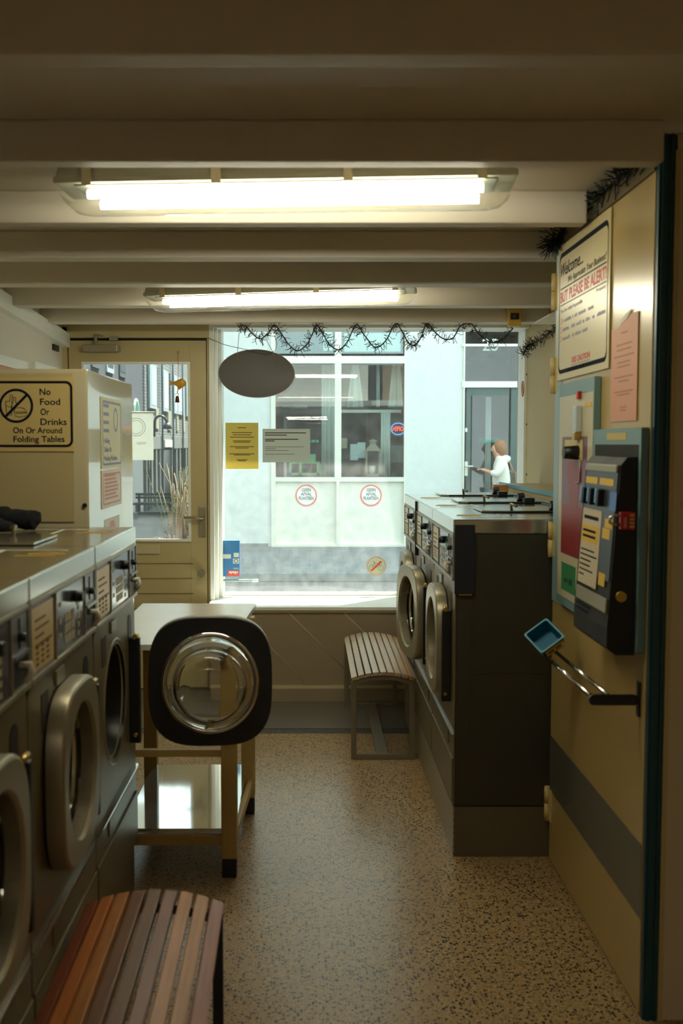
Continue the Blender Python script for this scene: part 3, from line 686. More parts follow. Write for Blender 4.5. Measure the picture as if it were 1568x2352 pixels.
# no food or drinks sign (plate .335 x .255)
A = P(172, 1037, Y=CY0 - .006); B = P(168, 866, Y=CY0 - .006)
sw, sh = .372, B.z - A.z
M = frame((A.x - sw, CY0 - .0045, A.z), (1, 0, 0), (0, 0, 1)); px = 3.545 / F_PX
t = thing('no_food_sign', (A.x - sw / 2, CY0 - .004, A.z), 'cream sign with a crossed-out burger reading No Food Or Drinks', 'sign')
mb = MB(); mb.box(0, sw, 0, sh, 0, .003, bev=.001); mb.xf(M); mb.build('plate', mat('sign_plate_cream', srgb(206, 182, 118), .4, var=.04), t)
def up(x, y): q = P(x, y, Y=CY0 - .008); return q.x - (A.x - sw), q.z - A.z
mb = MB()
x1, y0 = up(168, 1027); _, y1 = up(165, 875)
ringloft(mb, rrect(.012, x1, y0, y1, .022), [(x, y) for x, y in rrect(.012 + .008, x1 - .008, y0 + .008, y1 - .008, .015)], .0006, w0=.003)
for s_, x, y, wd in (('No', 91, 907, 25), ('Food', 92, 930, 46), ('Or', 93, 953, 20), ('Drinks', 93, 976, 60)):
    a = up(x, y); mb.letters(s_, a[0], a[1], 15 * px, wd * px, bold=.012, w0=.003)
for s_, x, y, wd in (('On Or Around', 30, 995, 112), ('Folding Tables', 31, 1015, 117)):
    a = up(x, y); mb.letters(s_, a[0], a[1], 14 * px, wd * px, bold=.012, w0=.003)
c = up(37, 932); R_ = 39 * px
ringloft(mb, circ(R_, 48, *c), circ(R_ - 5.5 * px, 48, *c), .0006, w0=.003)
k = R_ * .68; mb.prism([(c[0] - k - .003, c[1] - k + .003), (c[0] - k + .003, c[1] - k - .003), (c[0] + k + .003, c[1] + k - .003), (c[0] + k - .003, c[1] + k + .003)], .0005, w0=.0033)
u = lambda dx, dy: (c[0] + dx * px, c[1] - dy * px, .0032)
for ln in ([(-24, -10), (-22, 22), (-11, 22), (-9, -10), (-24, -10)], [(-23, 0), (-10, 4)], [(-6, -20), (-6, -10), (-11, 0), (-11, 22)], [(-6, -20), (-1, -20), (-1, -10), (3, 0)], [(-12, -26), (-15, -10)], [(-8, -26), (-10, -12)],
           [(-6, 14), (-2, 6), (8, 4), (18, 6), (25, 14), (-6, 14)], [(-6, 18), (25, 16)], [(-4, 22), (6, 26), (22, 23), (25, 18)]):
    mb.tube([u(*q) for q in ln], .0010, 4)
mb.xf(M); mb.build('lettering', ink, t)
# signs on the cabinet's aisle side
def side_plate(name, px0, py0, px1, py1, label, body_m, X=CXR, out=1, cat='sign'):
    a = P(px0, py1, X=X); b = P(px1, py0, X=X); c2 = P(px0, py0, X=X); d2 = P(px1, py1, X=X)
    z0 = (a.z + d2.z) / 2; z1 = (b.z + c2.z) / 2; y0, y1 = min(a.y, b.y), max(a.y, b.y)
    M = frame((X, y0, z0), (0, 1, 0), (0, 0, 1)) if out > 0 else frame((X, y1, z0), (0, -1, 0), (0, 0, 1))
    wv, hv = y1 - y0, z1 - z0
    t = thing(name, (X, (y0 + y1) / 2, z0), label, cat)
    return t, M, wv, hv
t, M, wv, hv = side_plate('notice_sign', 232, 916, 277, 1075, 'yellowish Washing Machines notice on the side of the tall cabinet, above the red notice', cream, cat='sign')
mb = MB(); mb.box(0, wv, 0, hv, .0005, .003); mb.xf(M); mb.build('plate', mat('sign_yellow', srgb(212, 200, 150), .4), t)
mb = MB(); ringloft(mb, rrect(.02, wv - .02, .012, hv - .012, .02), rrect(.027, wv - .027, .020, hv - .02, .014), .0005, w0=.003)
for k, s_ in enumerate(('Folding', 'Tables Or', 'Washing Machines')): mb.letters(s_, .04, hv * .36 - k * .032, .019, min(wv - .07, .0125 * len(s_) * 1.3), bold=.01, w0=.003)
ringloft(mb, circ(.045, 32, wv * .68, hv * .7), circ(.036, 32, wv * .68, hv * .7), .0005, w0=.003)
for k in range(4): mb.box(.04, .14, hv * .86 - k * .03, hv * .86 - k * .03 + .012, .003, .0035)
mb.xf(M); mb.build('lettering', mat('faded_blue_ink', srgb(120, 126, 150), .5), t)
t, M, wv, hv = side_plate('notice_sign', 233, 1078, 277, 1163, 'faded red-framed notice on the side of the tall cabinet', cream)
mb = MB(); mb.box(0, wv, 0, hv, .0005, .003); mb.xf(M); mb.build('plate', mat('sign_pale', srgb(216, 200, 168), .4), t)
mb = MB(); ringloft(mb, rrect(.02, wv - .02, .012, hv - .012, .012), rrect(.027, wv - .027, .018, hv - .018, .008), .0005, w0=.003)
for k in range(7): mb.box(.05, wv - .05 - random.random() * .08, hv * .82 - k * hv * .1, hv * .82 - k * hv * .1 + .008, .003, .0035)
mb.xf(M); mb.build('lettering', mat('faded_red_ink', srgb(210, 130, 112), .5), t)
t, M, wv, hv = side_plate('cone_sticker', 240, 1188, 273, 1240, 'white sticker with a pink cone low on the side of the tall cabinet', cream, cat='sticker')
mb = MB(); mb.box(0, wv, 0, hv, .0003, .0015); mb.xf(M); mb.build('plate', paper, t)
mb = MB(); mb.prism([(wv * .2, .01), (wv * .8, .01), (wv * .62, hv * .85), (wv * .38, hv * .85)], .0005, w0=.0015); mb.xf(M); mb.build('cone_print', mat('pink_print', srgb(214, 140, 150), .5), t)

# ================================================================== YELLOW CUPBOARD DOOR ON THE RIGHT
PX_, PY0, PY1, PZ = .891, 2.785, 3.872, 2.253
t = thing('cupboard_door', (PX_, 3.3, 0), 'tall yellow-cream cupboard door with a grey metal band on the right', 'cupboard door')
mb = MB(); mb.box(PX_, PX_ + .04, PY0, PY1, .008, PZ, bev=.003); mb.build('panel', yellow_panel, t)
mb = MB(); mb.box(PX_ - .0015, PX_ + .001, PY0 + .002, PY1 - .002, .270, .474); mb.build('kick_band', alu, t)
mb = MB(); mb.box(PX_ - .002, PX_ + .04, PY1 - .10, PY1 + .002, .98, PZ + .002); mb.build('edge_strip', mat('pale_blue_edge', srgb(150, 178, 184), .4), t)
for yy in (677, 865, 1238, 1855):
    q = P(1267, yy, X=PX_); mb = MB(); mb.cyl((PX_ - .008, PY1 + .008, q.z - .065), (PX_ - .008, PY1 + .008, q.z - .001), .010, seg=12); mb.cyl((PX_ - .008, PY1 + .008, q.z + .001), (PX_ - .008, PY1 + .008, q.z + .065), .010, seg=12); mb.box(PX_ - .003, PX_, PY1 - .03, PY1 + .006, q.z - .06, q.z + .06); mb.build('hinge', hinge_m, t)
mb = MB(); mb.box(PX_ - .004, PX_ + .02, PY0, PY1, PZ + .002, PZ + .055); tag(mb.build('metal_angle', steel_dark), 'grey metal angle strip along the top of the cupboard door', 'strip')
XF = PX_ - .0025
def RQ(px_, py_, X): return P(px_, py_, X=X)
def rframe(px0, py0, px1, py1, X=XF):
    """sign on the cupboard door: px0/px1 far and near edges, pixel rows for the near-side corners"""
    y1 = RQ(px0, (py0 + py1) / 2, X).y; y0 = RQ(px1, (py0 + py1) / 2, X).y
    return y0, y1
def plate_at(X, yfar, ynear, z0, z1): return frame((X, yfar, z0), (0, -1, 0), (0, 0, 1)), yfar - ynear, z1 - z0
# welcome sign
far = RQ(1284, 700, XF).y; near = RQ(1402, 700, XF).y
z1 = RQ(1402, 477, XF).z; z0 = (RQ(1402, 848, XF).z + RQ(1284, 872, XF).z) / 2
M, wv, hv = plate_at(XF, far, near, z0, z1)
t = thing('welcome_sign', (XF, (far + near) / 2, z0), 'cream Welcome sign with the red line BUT PLEASE BE ALERT on the cupboard door', 'sign')
mb = MB(); mb.box(0, wv, 0, hv, 0, .004, bev=.001); mb.xf(M); mb.build('plate', mat('welcome_plate', srgb(208, 192, 140), .32, var=.03), t)
mb = MB(); w0 = .004
ringloft(mb, rrect(.018, wv - .018, .022, hv - .03, .03), rrect(.024, wv - .024, .036, hv - .046, .025), .0006, w0=w0)
mb.letters('Welcome...', .040, hv * .765, hv * .095, wv * .46, shear=.35, w0=w0, bold=.008)
mb.letters('We Appreciate Your Business!', wv * .22, hv * .695, hv * .046, wv * .72, shear=.35, w0=w0)
mb.box(.035, wv - .035, hv * .668, hv * .676, w0, w0 + .0006); mb.box(.035, wv - .035, hv * .548, hv * .554, w0, w0 + .0006)
mb.xf(M); mb.build('lettering', ink, t)
mb = MB(); mb.letters('BUT PLEASE BE ALERT!', .035, hv * .572, hv * .080, wv - .07, bold=.03, w0=w0)
mb.letters('USE CAUTION', wv * .5, hv * .105, hv * .040, wv * .36, 'C', bold=.03, w0=w0)
mb.xf(M); mb.build('lettering', red, t)['label'] = 'red lettering'
mb = MB(); mb.box(wv * .32, wv * .68, hv * .086, hv * .092, w0, w0 + .0006); mb.letters('Floors May Be Slippery If Wet', wv * .5, hv * .052, hv * .024, wv * .5, 'C', w0=w0)
mb.letters('You Are Solely Responsible', .04, hv * .495, hv * .028, wv * .46, w0=w0); mb.letters('Property', wv - .04, hv * .515, hv * .022, wv * .16, 'R', w0=w0)
for k, ws in enumerate((.62, .84, .52)):
    zz = hv * (.420 - k * .066)
    for j in range(int(ws * wv / .0135)):
        xa = .075 + j * .0135
        if random.random() < .84 and xa < wv - .05: mb.box(xa, xa + .0105, zz, zz + hv * (.018 + random.random() * .008), w0, w0 + .0005)
mb.xf(M); mb.build('lettering', mat('grey_blue_ink', srgb(118, 118, 134), .5), t)['label'] = 'small grey-blue lettering'
mb = MB()
for k in range(3):
    z_ = hv * (.420 - k * .066); ringloft(mb, [(.042, z_ - .004), (.060, z_ - .004), (.060, z_ + .018), (.042, z_ + .018)], [(.045, z_), (.057, z_), (.057, z_ + .014), (.045, z_ + .014)], .0005, w0=w0)
mb.xf(M); mb.build('tick_boxes', mat('pale_red_ink', srgb(206, 130, 104), .5), t)
# pink note
far = RQ(1404, 840, XF).y; near = RQ(1464, 840, XF).y; z1 = RQ(1430, 728, XF).z; z0 = RQ(1430, 968, XF).z
M, wv, hv = plate_at(XF, far, near, z0, z1)
t = thing('pink_note', (XF, (far + near) / 2, z0), 'pink paper note hanging right of the Welcome sign', 'note')
mb = MB(); mb.prism([(0, 0), (wv, 0), (wv, hv), (wv * .72, hv), (wv * .6, hv - .012), (wv * .35, hv - .018), (wv * .2, hv - .03), (0, hv - .025)], .0008, w0=.0003); mb.xf(M); mb.build('sheet', paper_pink, t)
mb = MB()
for fr_, wd in ((.84, .25), (.73, .6), (.68, .55), (.62, .75), (.56, .5), (.52, .48), (.42, .7), (.38, .4), (.28, .72), (.25, .5), (.13, .24), (.10, .22)): mb.box(wv / 2 - wd * wv / 2, wv / 2 + wd * wv / 2, hv * fr_, hv * fr_ + .004, .0011, .0014)
mb.xf(M); mb.build('writing', mat('brown_writing', srgb(170, 106, 74), .6), t)
mb = MB(); mb.prism([(wv * .22, hv - .03), (wv * .38, hv - .018), (wv * .6, hv - .010), (wv * .78, hv + .012), (wv * .74, hv + .014), (wv * .55, hv + .004), (wv * .4, hv - .004), (wv * .3, hv - .012)], .0006, w0=.0012); mb.xf(M); mb.build('tape', paper, t)

# coin change board: pale blue frame, left white field, right dark recess with the vending device
XB = PX_ - .022
bf = RQ(1281, 1130, XB).y; bm_ = RQ(1364, 920, XB).y; bn = max(2.790, RQ(1479, 1200, XB).y)
zt_l = (RQ(1283, 886, XB).z + RQ(1364, 862, XB).z) / 2; zt_r = (RQ(1362, 990, XB).z + RQ(1479, 978, XB).z) / 2; zb_ = (RQ(1277, 1388, XB).z + RQ(1470, 1493, XB).z) / 2
t = thing('notice_board', (PX_, (bf + bn) / 2, zb_), 'pale blue stepped board on the cupboard door carrying posters and the vending box', 'board')
M = frame((XB, bf, zb_), (0, -1, 0), (0, 0, 1)); wl, wr = bf - bm_, bf - bn; hl, hr = zt_l - zb_, zt_r - zb_
mb = MB(); mb.prism([(0, 0), (wr, 0), (wr, hr), (wl, hr), (wl, hl), (0, hl)], .0195, w0=-.0195); mb.xf(M); bo = mb.build('backing', cyan_board, t)
mb = MB(); mb.box(.012, wl - .004, .03, hl - .045, 0, .0015); mb.xf(M); mb.build('white_field', mat('board_white', srgb(200, 190, 160), .35, var=.05), t)
mb = MB(); mb.box(wl + .024, wr - .020, .4, hr - .045, 0, .0012); mb.xf(M); mb.build('black_field', mat('matt_black_field', srgb(20, 22, 23), .8), t)
mb = MB(); mb.box(wl + .15, wl + .34, hr - .032, hr - .012, 0, .001); mb.xf(M); mb.build('tape_label', mat('pale_yellow_tape', srgb(196, 170, 80), .5), t)
XP = XB - .0016
def small(name, px0, py0, px1, py1, m, label, cat, dpt=.0012, X=None):
    X = X or XP
    far = RQ(px0, (py0 + py1) / 2, X).y; near = RQ(px1, (py0 + py1) / 2, X).y; mid = (px0 + px1) / 2
    z1 = RQ(mid, py0, X).z; z0 = RQ(mid, py1, X).z
    M, wv, hv = plate_at(X, far, near, z0, z1)
    mb = MB(); mb.box(0, wv, 0, hv, 0, dpt); mb.xf(M)
    return mb, M, wv, hv, (X, (far + near) / 2, z0)
mb, M, wv, hv, loc = small('poster', 1290, 1003, 1346, 1280, lilac, '', '')
t = thing('tall_poster', loc, 'tall purple and red poster on the white field of the board', 'poster'); mb.build('sheet', lilac, t)
mb = MB(); mb.box(.003, wv - .003, .003, hv * .42, .0012, .0016)
mb.prism([(wv * .35, hv * .36), (wv * .65, hv * .36), (wv * .72, hv * .6), (wv * .85, hv * .72), (wv * .7, hv * .8), (wv * .3, hv * .8), (wv * .2, hv * .7), (wv * .32, hv * .6)], .0005, w0=.0012); mb.xf(M); mb.build('red_print', redpost, t)
mb, M, wv, hv, loc = small('card', 1297, 1010, 1338, 1056, None, '', '', X=XP - .0018)
t = thing('price_card', loc, 'cream handwritten price card stuck on the top of the purple poster', 'card'); mb.build('sheet', mat('cream_card', srgb(206, 190, 130), .6), t)
mb = MB(); mb.letters('Soap', wv * .12, hv * .42, hv * .2, wv * .34, w0=.0012); mb.letters('\u20ac 5', wv * .6, hv * .42, hv * .22, wv * .26, w0=.0012); mb.xf(M); mb.build('writing', ink, t)
mb, M, wv, hv, loc = small('sticker', 1289, 1296, 1321, 1360, None, '', '')
t = thing('green_sticker', loc, 'square green sticker at the bottom of the board', 'sticker'); mb.build('sheet', green_st, t)
mb = MB(); mb.box(wv * .2, wv * .45, hv * .3, hv * .45, .0012, .0017); mb.box(wv * .55, wv * .8, hv * .28, hv * .5, .0012, .0017); mb.xf(M); mb.build('print', mat('dark_green_print', srgb(20, 66, 40), .5), t)
q = RQ(1333, 907, XP); t = thing('coin_pusher', (XP, q.y, q.z - .1), 'clear coin slot with a red button and a black knob on the board', 'coin slot')
M = frame((XP, q.y, q.z), (0, -1, 0), (0, 0, 1))
mb = MB(); mb.box(-.012, .012, -.014, .012, 0, .012, bev=.003); mb.xf(M); mb.build('button', red_plastic, t)
mb = MB(); mb.box(-.022, .022, -.12, -.035, 0, .02, bev=.004); mb.xf(M); mb.build('clear_slot', mat('pale_slot', srgb(190, 200, 200), .2), t)
mb = MB(); mb.box(-.02, .018, -.145, -.12, 0, .022, bev=.003); mb.xf(M); mb.build('brass_block', brass, t)
mb = MB(); mb.cyl(M @ Vector((-.012, -.185, 0)), M @ Vector((-.012, -.185, .05)), .024, .02, seg=18); mb.build('knob', black, t)
mb = MB(); mb.tube([M @ Vector(p) for p in ((-.03, -.285, .003), (.02, -.28, .003), (.02, -.20, .003))], .003, 6); mb.build('hook', steel, t)
mb, M, wv, hv, loc = small('label', 1343, 924, 1358, 934, None, '', ''); tag(mb.build('yellow_label', yellow_lab), 'tiny yellow label beside the clear coin slot', 'label')
# vending box: sloping front
XV = XB - .001
fy = P(1340, 1250, X=.82).y; ny = 2.812
t = thing('vending_box', (XV, (fy + ny) / 2, RQ(1400, 1480, XV).z), 'black coin vending box with a sloping silver front', 'vending machine')
zt = 1.515; zb2 = .985
prof = [(XV, zt), (XV - .028, zt), (XV - .044, zt - .02), (XV - .074, zb2 + .07), (XV - .074, zb2 + .02), (XV - .05, zb2), (XV, zb2)]
mb = MB(); mb.loft([[(x, yy, z) for x, z in prof] for yy in (fy, ny)]); mb.build('casing', mat('matt_black_casing', srgb(15, 17, 19), .6), t)
A_ = Vector((XV - .0445, fy - .028, zt - .024)); B_ = Vector((XV - .0737, fy - .028, zb2 + .075)); dn = (A_ - B_).normalized()
Mv = frame(B_, (0, -1, 0), dn); fw = fy - ny - .07; fh = (A_ - B_).length
mb = MB(); mb.box(0, fw + .03, .12, fh, 0, .003, bev=.001); mb.xf(Mv); mb.build('front_plate', mat('blue_grey_front', srgb(58, 66, 76), .35, .3, var=.08), t)
mb = MB(); mb.box(0, fw + .03, .035, .075, 0, .006, bev=.002); mb.xf(Mv); mb.build('silver_bar', steel, t)
mb = MB(); mb.box(0, fw + .03, fh - .018, fh + .003, 0, .008, bev=.003); mb.xf(Mv); mb.build('silver_bar', steel, t)
for bx in ((.0, fw * .44, fh - .055, fh - .036), (fw * .52, fw * 1.0, fh - .055, fh - .036), (fw * .82, fw * 1.08, fh - .17, fh - .145), (fw * .76, fw * 1.02, fh - .20, fh - .172), (fw * .76, fw * .98, fh - .33, fh - .295)):
    mb = MB(); mb.box(*bx, .003, .0038); mb.xf(Mv); mb.build('yellow_label', yellow_lab, t)
for x in (.0, .26, .55):
    mb = MB(); mb.box(fw * x + .02, fw * x + .045, fh - .115, fh - .068, .003, .02, bev=.002); mb.xf(Mv); sl = mb.build('coin_slot', black_sheen, t)
    mb = MB(); mb.box(fw * x - .002, fw * x + .018, fh - .108, fh - .066, .003, .018, bev=.003); mb.xf(Mv); mb.build('blue_slide', mat('bright_blue_plastic', srgb(70, 150, 220), .35), sl)
mb = MB(); mb.box(fw * .92, fw * 1.14, fh - .12, fh - .07, .003, .0045); mb.xf(Mv); mb.build('blue_label', mat('blue_label_print', srgb(70, 120, 190), .4), t)
mb = MB(); mb.box(.0, fw * .70, .085, fh - .128, .003, .0042); mb.xf(Mv); ins = mb.build('instruction_sheet', mat('vending_sheet', srgb(204, 188, 156), .5), t)
mb = MB(); mb.box(.005, fw * .64, fh - .225, fh - .175, .0042, .0048); mb.xf(Mv); mb.build('yellow_band', yellow_lab, ins)
mb = MB(); mb.box(.02, fw * .6, fh - .158, fh - .148, .0042, .005)
for k, (wd) in enumerate((.5, .6, .4, .38, .5, .18, 0, .52, .44, .58, .44, .5, .46)):
    if wd: mb.box(.012, .012 + fw * wd, fh - .25 - k * .0145, fh - .246 - k * .0145, .0042, .005)
for k in range(2): mb.box(.02, fw * .55, fh - .195 - k * .016, fh - .188 - k * .016, .0048, .0054)
mb.xf(Mv); mb.build('printing', ink, ins)
mb = MB(); q = P(1437, 1385, X=XV - .06); mb.cyl((q.x + .02, ny + .001, q.z), (q.x + .02, ny - .012, q.z), .014, seg=18); mb.build('lock_cylinder', brass, t)
# red padlock
q = P(1440, 1195, X=.835); py_ = 2.806
t = thing('red_padlock', (q.x, py_, q.z - .03), 'red combination padlock hanging on the vending box', 'padlock')
mb = MB(); mb.box(q.x - .018, q.x + .022, py_ - .022, py_ - .004, q.z - .026, q.z + .022, bev=.004); mb.build('body', red_plastic, t)
mb = MB()
for k in range(4): mb.box(q.x + .006, q.x + .018, py_ - .0235, py_ - .0215, q.z - .02 + k * .010, q.z - .014 + k * .010)
mb.build('dials', paper_tan, t)
mb = MB(); mb.box(q.x - .010, q.x - .002, py_ - .0232, py_ - .0218, q.z - .02, q.z + .008); mb.build('label', mat('pale_pink_print', srgb(214, 130, 120), .5), t)
mb = MB(); mb.tube([(q.x - .018, py_ - .013, q.z + .012), (q.x - .034, py_ - .013, q.z + .013), (q.x - .044, py_ - .013, q.z + .006), (q.x - .044, py_ - .013, q.z - .006), (q.x - .034, py_ - .013, q.z - .012), (q.x - .018, py_ - .013, q.z - .012)], .004, 8); mb.build('shackle', chrome, t)
# rail with teal tray
yb = 2.835; q = P(1350, 1606, Y=yb); w_ = P(1452, 1606, Y=yb)
zc = q.z; xo = q.x
t = thing('wall_rail', (PX_, 3.2, zc), 'double chrome rail on a black bracket below the notice board', 'rail')
mb = MB(); mb.prism(rrect(xo, PX_ - .004, zc - .014, zc + .014, .013), .012, M=frame((0, yb, 0), (1, 0, 0), (0, 0, 1))); mb.box(PX_ - .006, PX_ - .001, yb - .018, yb + .006, zc - .045, zc + .05, bev=.001); mb.build('bracket', black, t)
xi = P(1402, 1596, Y=yb).x
for x in (xo + .012, xi):
    mb = MB(); mb.cyl((x, yb - .001, zc + .004), (x, 3.612, zc + .004), .0065, seg=12); mb.build('rod', chrome, t)
tx, ty = (xo + xi) / 2 + .012, 3.43
t = thing('teal_tray', (tx, ty, zc + .012), 'teal plastic tray with a yellow label resting on the chrome rail', 'tray')
tc_ = P(1250, 1462, Y=ty)
Mt = frame(tc_, (.78, .10, .55), (-.5, .75, .42)) @ Matrix.Translation((0, 0, -.045))
def sq(a, b, z, r=.008): return [Vector((x, y, z)) for x, y in rrect(-a, a, -b, b, r, 4)]
mb = MB(); mb.loft([sq(.040, .042, 0), sq(.046, .049, .050), sq(.042, .045, .050), sq(.036, .038, .006)], cap0=True, cap1=True); mb.xf(Mt); mb.build('tub', cyan_plastic, t)
mb = MB(); mb.loft([sq(.0475, .0505, .047), sq(.0475, .0505, .052), sq(.042, .045, .052), sq(.042, .045, .047)], ring=True); mb.xf(Mt); mb.build('rim', cyan_edge, t)
mb = MB(); mb.box(-.034, .034, -.0515, -.0460, .018, .040); mb.xf(Mt); lb = mb.build('yellow_label', yellow_lab, t)
mb = MB()
for k in range(9):
    if k != 4: mb.box(-.026 + k * .0058, -.0222 + k * .0058, -.0523, -.0515, .023, .035)
mb.xf(Mt); mb.build('printing', ink, lb)

# ================================================================== RIGHT WALL BY THE WINDOW
mb = MB(); mb.box(1.125, RX - .002, 4.0, 6.30, 0, 1.318); lg = tag(mb.build('service_ledge', rwall_m), 'cream boxed ledge behind the right washing machines with a pale blue edge', 'ledge')
mb = MB(); mb.box(1.12, 1.132, 4.0, 6.30, 1.306, 1.326); mb.build('blue_edge', cyan_edge, lg)
mb = MB(); mb.box(1.045, 1.125, 6.02, 6.10, BASE + 1.078, BASE + 1.12, bev=.002); tag(mb.build('wood_block', wood('orange_wood', srgb(190, 130, 60))), 'small orange wooden block at the window end of the blue-edged ledge', 'block')
mb = MB(); mb.tube([(1.07, 6.0, BASE + 1.084), (1.09, 5.5, BASE + 1.083), (1.085, 5.0, BASE + 1.083), (1.10, 4.4, BASE + 1.083), (1.09, 3.95, BASE + 1.083)], .006, 8); tag(mb.build('black_cable', black), 'black cable lying along the back of the right worktops', 'cable')
q = P(1180, 728, Y=6.06)
t = thing('motion_sensor', (q.x, 6.06, q.z - .05), 'yellowed sensor box with a dark lens on the last ceiling beam', 'sensor')
mb = MB(); mb.box(q.x - .038, q.x + .034, 6.02, 6.069, q.z - .056, q.z + .055, bev=.004); mb.build('case', mat('yellowed_plastic', srgb(204, 164, 74), .4), t)
mb = MB(); mb.box(q.x - .026, q.x + .020, 6.014, 6.0205, q.z - .018, q.z + .016); wn = mb.build('lens_window', black, t)
mb = MB(); mb.lathe([(.012, 0), (.010, .004), (.006, .006), (0, .006)], frame((q.x - .006, 6.014, q.z), (1, 0, 0), (0, 0, 1)), 18); mb.build('lens', mat('grey_lens', srgb(80, 84, 84), .15), wn)
a = P(1232, 735, X=1.2)
mb = MB(); mb.loft([[(1.17, yy, 2.178), (RX - .001, yy, 2.178), (RX - .001, yy, 2.26), (1.33, yy, 2.25), (1.175, yy, 2.188)] for yy in (5.25, 5.62)]); tag(mb.build('wall_light_shade', white_frame), 'white wedge-shaped shade high on the right wall', 'shade')
for i, yy in enumerate((740, 860, 975, 1090)):
    q = P(1209, yy, X=RX - .001); mb = MB(); mb.cyl((RX, q.y, q.z), (RX - .004, q.y, q.z), .007, seg=10)
    tag(mb.build('screw', black), 'dark screw at the window edge of the beige right wall', 'screw', 'screws in the right wall')
q = P(1199, 893, Y=6.70)
t = thing('prohibition_sticker', (q.x, 6.699, q.z - .06), 'narrow red prohibition sticker on the right window post', 'sticker')
mb = MB(); M = frame((q.x + .003, 6.6995, q.z), (1, 0, 0), (0, 0, 1)); mb.prism(circ(.0085, 24, 0, 0, .048), .0006); mb.xf(M); mb.build('disc', paper, t)
mb = MB(); ringloft(mb, circ(.009, 24, 0, 0, .05), circ(.006, 24, 0, 0, .042), .0006, w0=.0007); mb.prism([(-.006, .03), (-.004, .034), (.006, -.03), (.004, -.034)], .0006, w0=.0007); mb.xf(M); mb.build('red_ring', red, t)

# ================================================================== THINGS AT THE SHOP WINDOW
YG = 6.819
def win_sheet(px0, py0, px1, py1, Y=YG):
    a = P(px0, py1, Y=Y); b = P(px1, py0, Y=Y)
    return frame((a.x, Y, a.z), (1, 0, 0), (0, 0, 1)), b.x - a.x, b.z - a.z, ((a.x + b.x) / 2, Y, a.z)
M, wv, hv, loc = win_sheet(518, 971, 593, 1077)
t = thing('yellow_notice', loc, 'yellow paper notice taped to the shop window below the oval sign', 'notice')
mb = MB(); mb.box(0, wv, 0, hv, 0, .0006); mb.xf(M); mb.build('sheet', paper_yellow_thin, t)
mb = MB()
for fr_, wd in ((.885, .26), (.78, .62), (.73, .55), (.68, .74), (.60, .54), (.57, .5), (.475, .74), (.445, .4), (.32, .76), (.295, .5), (.19, .34), (.165, .24)): mb.box(wv / 2 - wd * wv / 2, wv / 2 + wd * wv / 2, hv * fr_, hv * fr_ + .0045, .0006, .001)
mb.xf(M); mb.build('writing', ink_brown, t)
M, wv, hv, loc = win_sheet(603, 985, 712, 1062)
t = thing('grey_notice', loc, 'grey landscape paper notice taped to the shop window beside the yellow one', 'notice')
mb = MB(); mb.box(0, wv, 0, hv, 0, .0006); mb.xf(M); mb.build('sheet', paper_grey_thin, t)
mb = MB()
for fr_, wd in ((.865, .86), (.80, .46), (.675, .70), (.625, .2)): mb.box(wv * .05, wv * (.05 + wd), hv * fr_, hv * fr_ + .006, .0006, .001)
mb.xf(M); mb.build('bold_lines', mat('dark_brown_ink', srgb(70, 42, 24), .6), t)
mb = MB()
for fr_, wd in ((.455, .82), (.40, .22), (.345, .5), (.235, .62)): mb.box(wv * .05, wv * (.05 + wd), hv * fr_, hv * fr_ + .004, .0006, .001)
mb.xf(M); mb.build('faint_lines', mat('faint_ink', srgb(136, 132, 120), .6), t)
# oval board on strings
q = P(589, 858, Y=6.62); M = frame((q.x, 6.62, q.z), (1, 0, 0), (0, 0, 1)) @ Matrix.Rotation(radians(-1.5), 4, 'Z')
ox, oz = 86.5 * 6.6 / F_PX, 54 * 6.6 / F_PX
t = thing('oval_sign', (q.x, 6.62, q.z - oz), 'dark oval board hanging on strings in the shop window', 'sign')
mb = MB(); mb.prism(circ(ox, 64, 0, 0, oz), .018, w0=-.018); mb.xf(M); mb.build('board', mat('dark_brown_board', srgb(58, 54, 44), .45, var=.15, scale=3), t)
mb = MB(); ringloft(mb, circ(ox + .003, 64, 0, 0, oz + .003), circ(ox, 64, 0, 0, oz), .021, w0=-.019); mb.xf(M); mb.build('rim', mat('mauve_rim', srgb(150, 132, 136), .5), t)
for (xa, ya), (xb, yb), (xc, yc) in (((549, 763), (545, 810), (546, 836)), ((600, 760), (626, 808), (633, 834))):
    mb = MB(); mb.tube([P(xa, ya, Y=6.60), P(xb, yb, Y=6.60), P(xc, yc, Y=6.60)], .0018, 5); mb.build('string', mat('tan_string', srgb(170, 150, 104), .8), t)
mb = MB(); mb.tube([P(478, 776, Y=6.58), P(510, 790, Y=6.58), P(528, 795, Y=6.58), P(580, 806, Y=6.58), P(610, 813, Y=6.58), P(632, 806, Y=6.58), P(636, 790, Y=6.58), P(630, 770, Y=6.58)], .0018, 5)
tag(mb.build('thin_cable', mat('grey_cable', srgb(110, 90, 84), .6)), 'thin cable sagging from the door frame over the oval sign', 'cable')
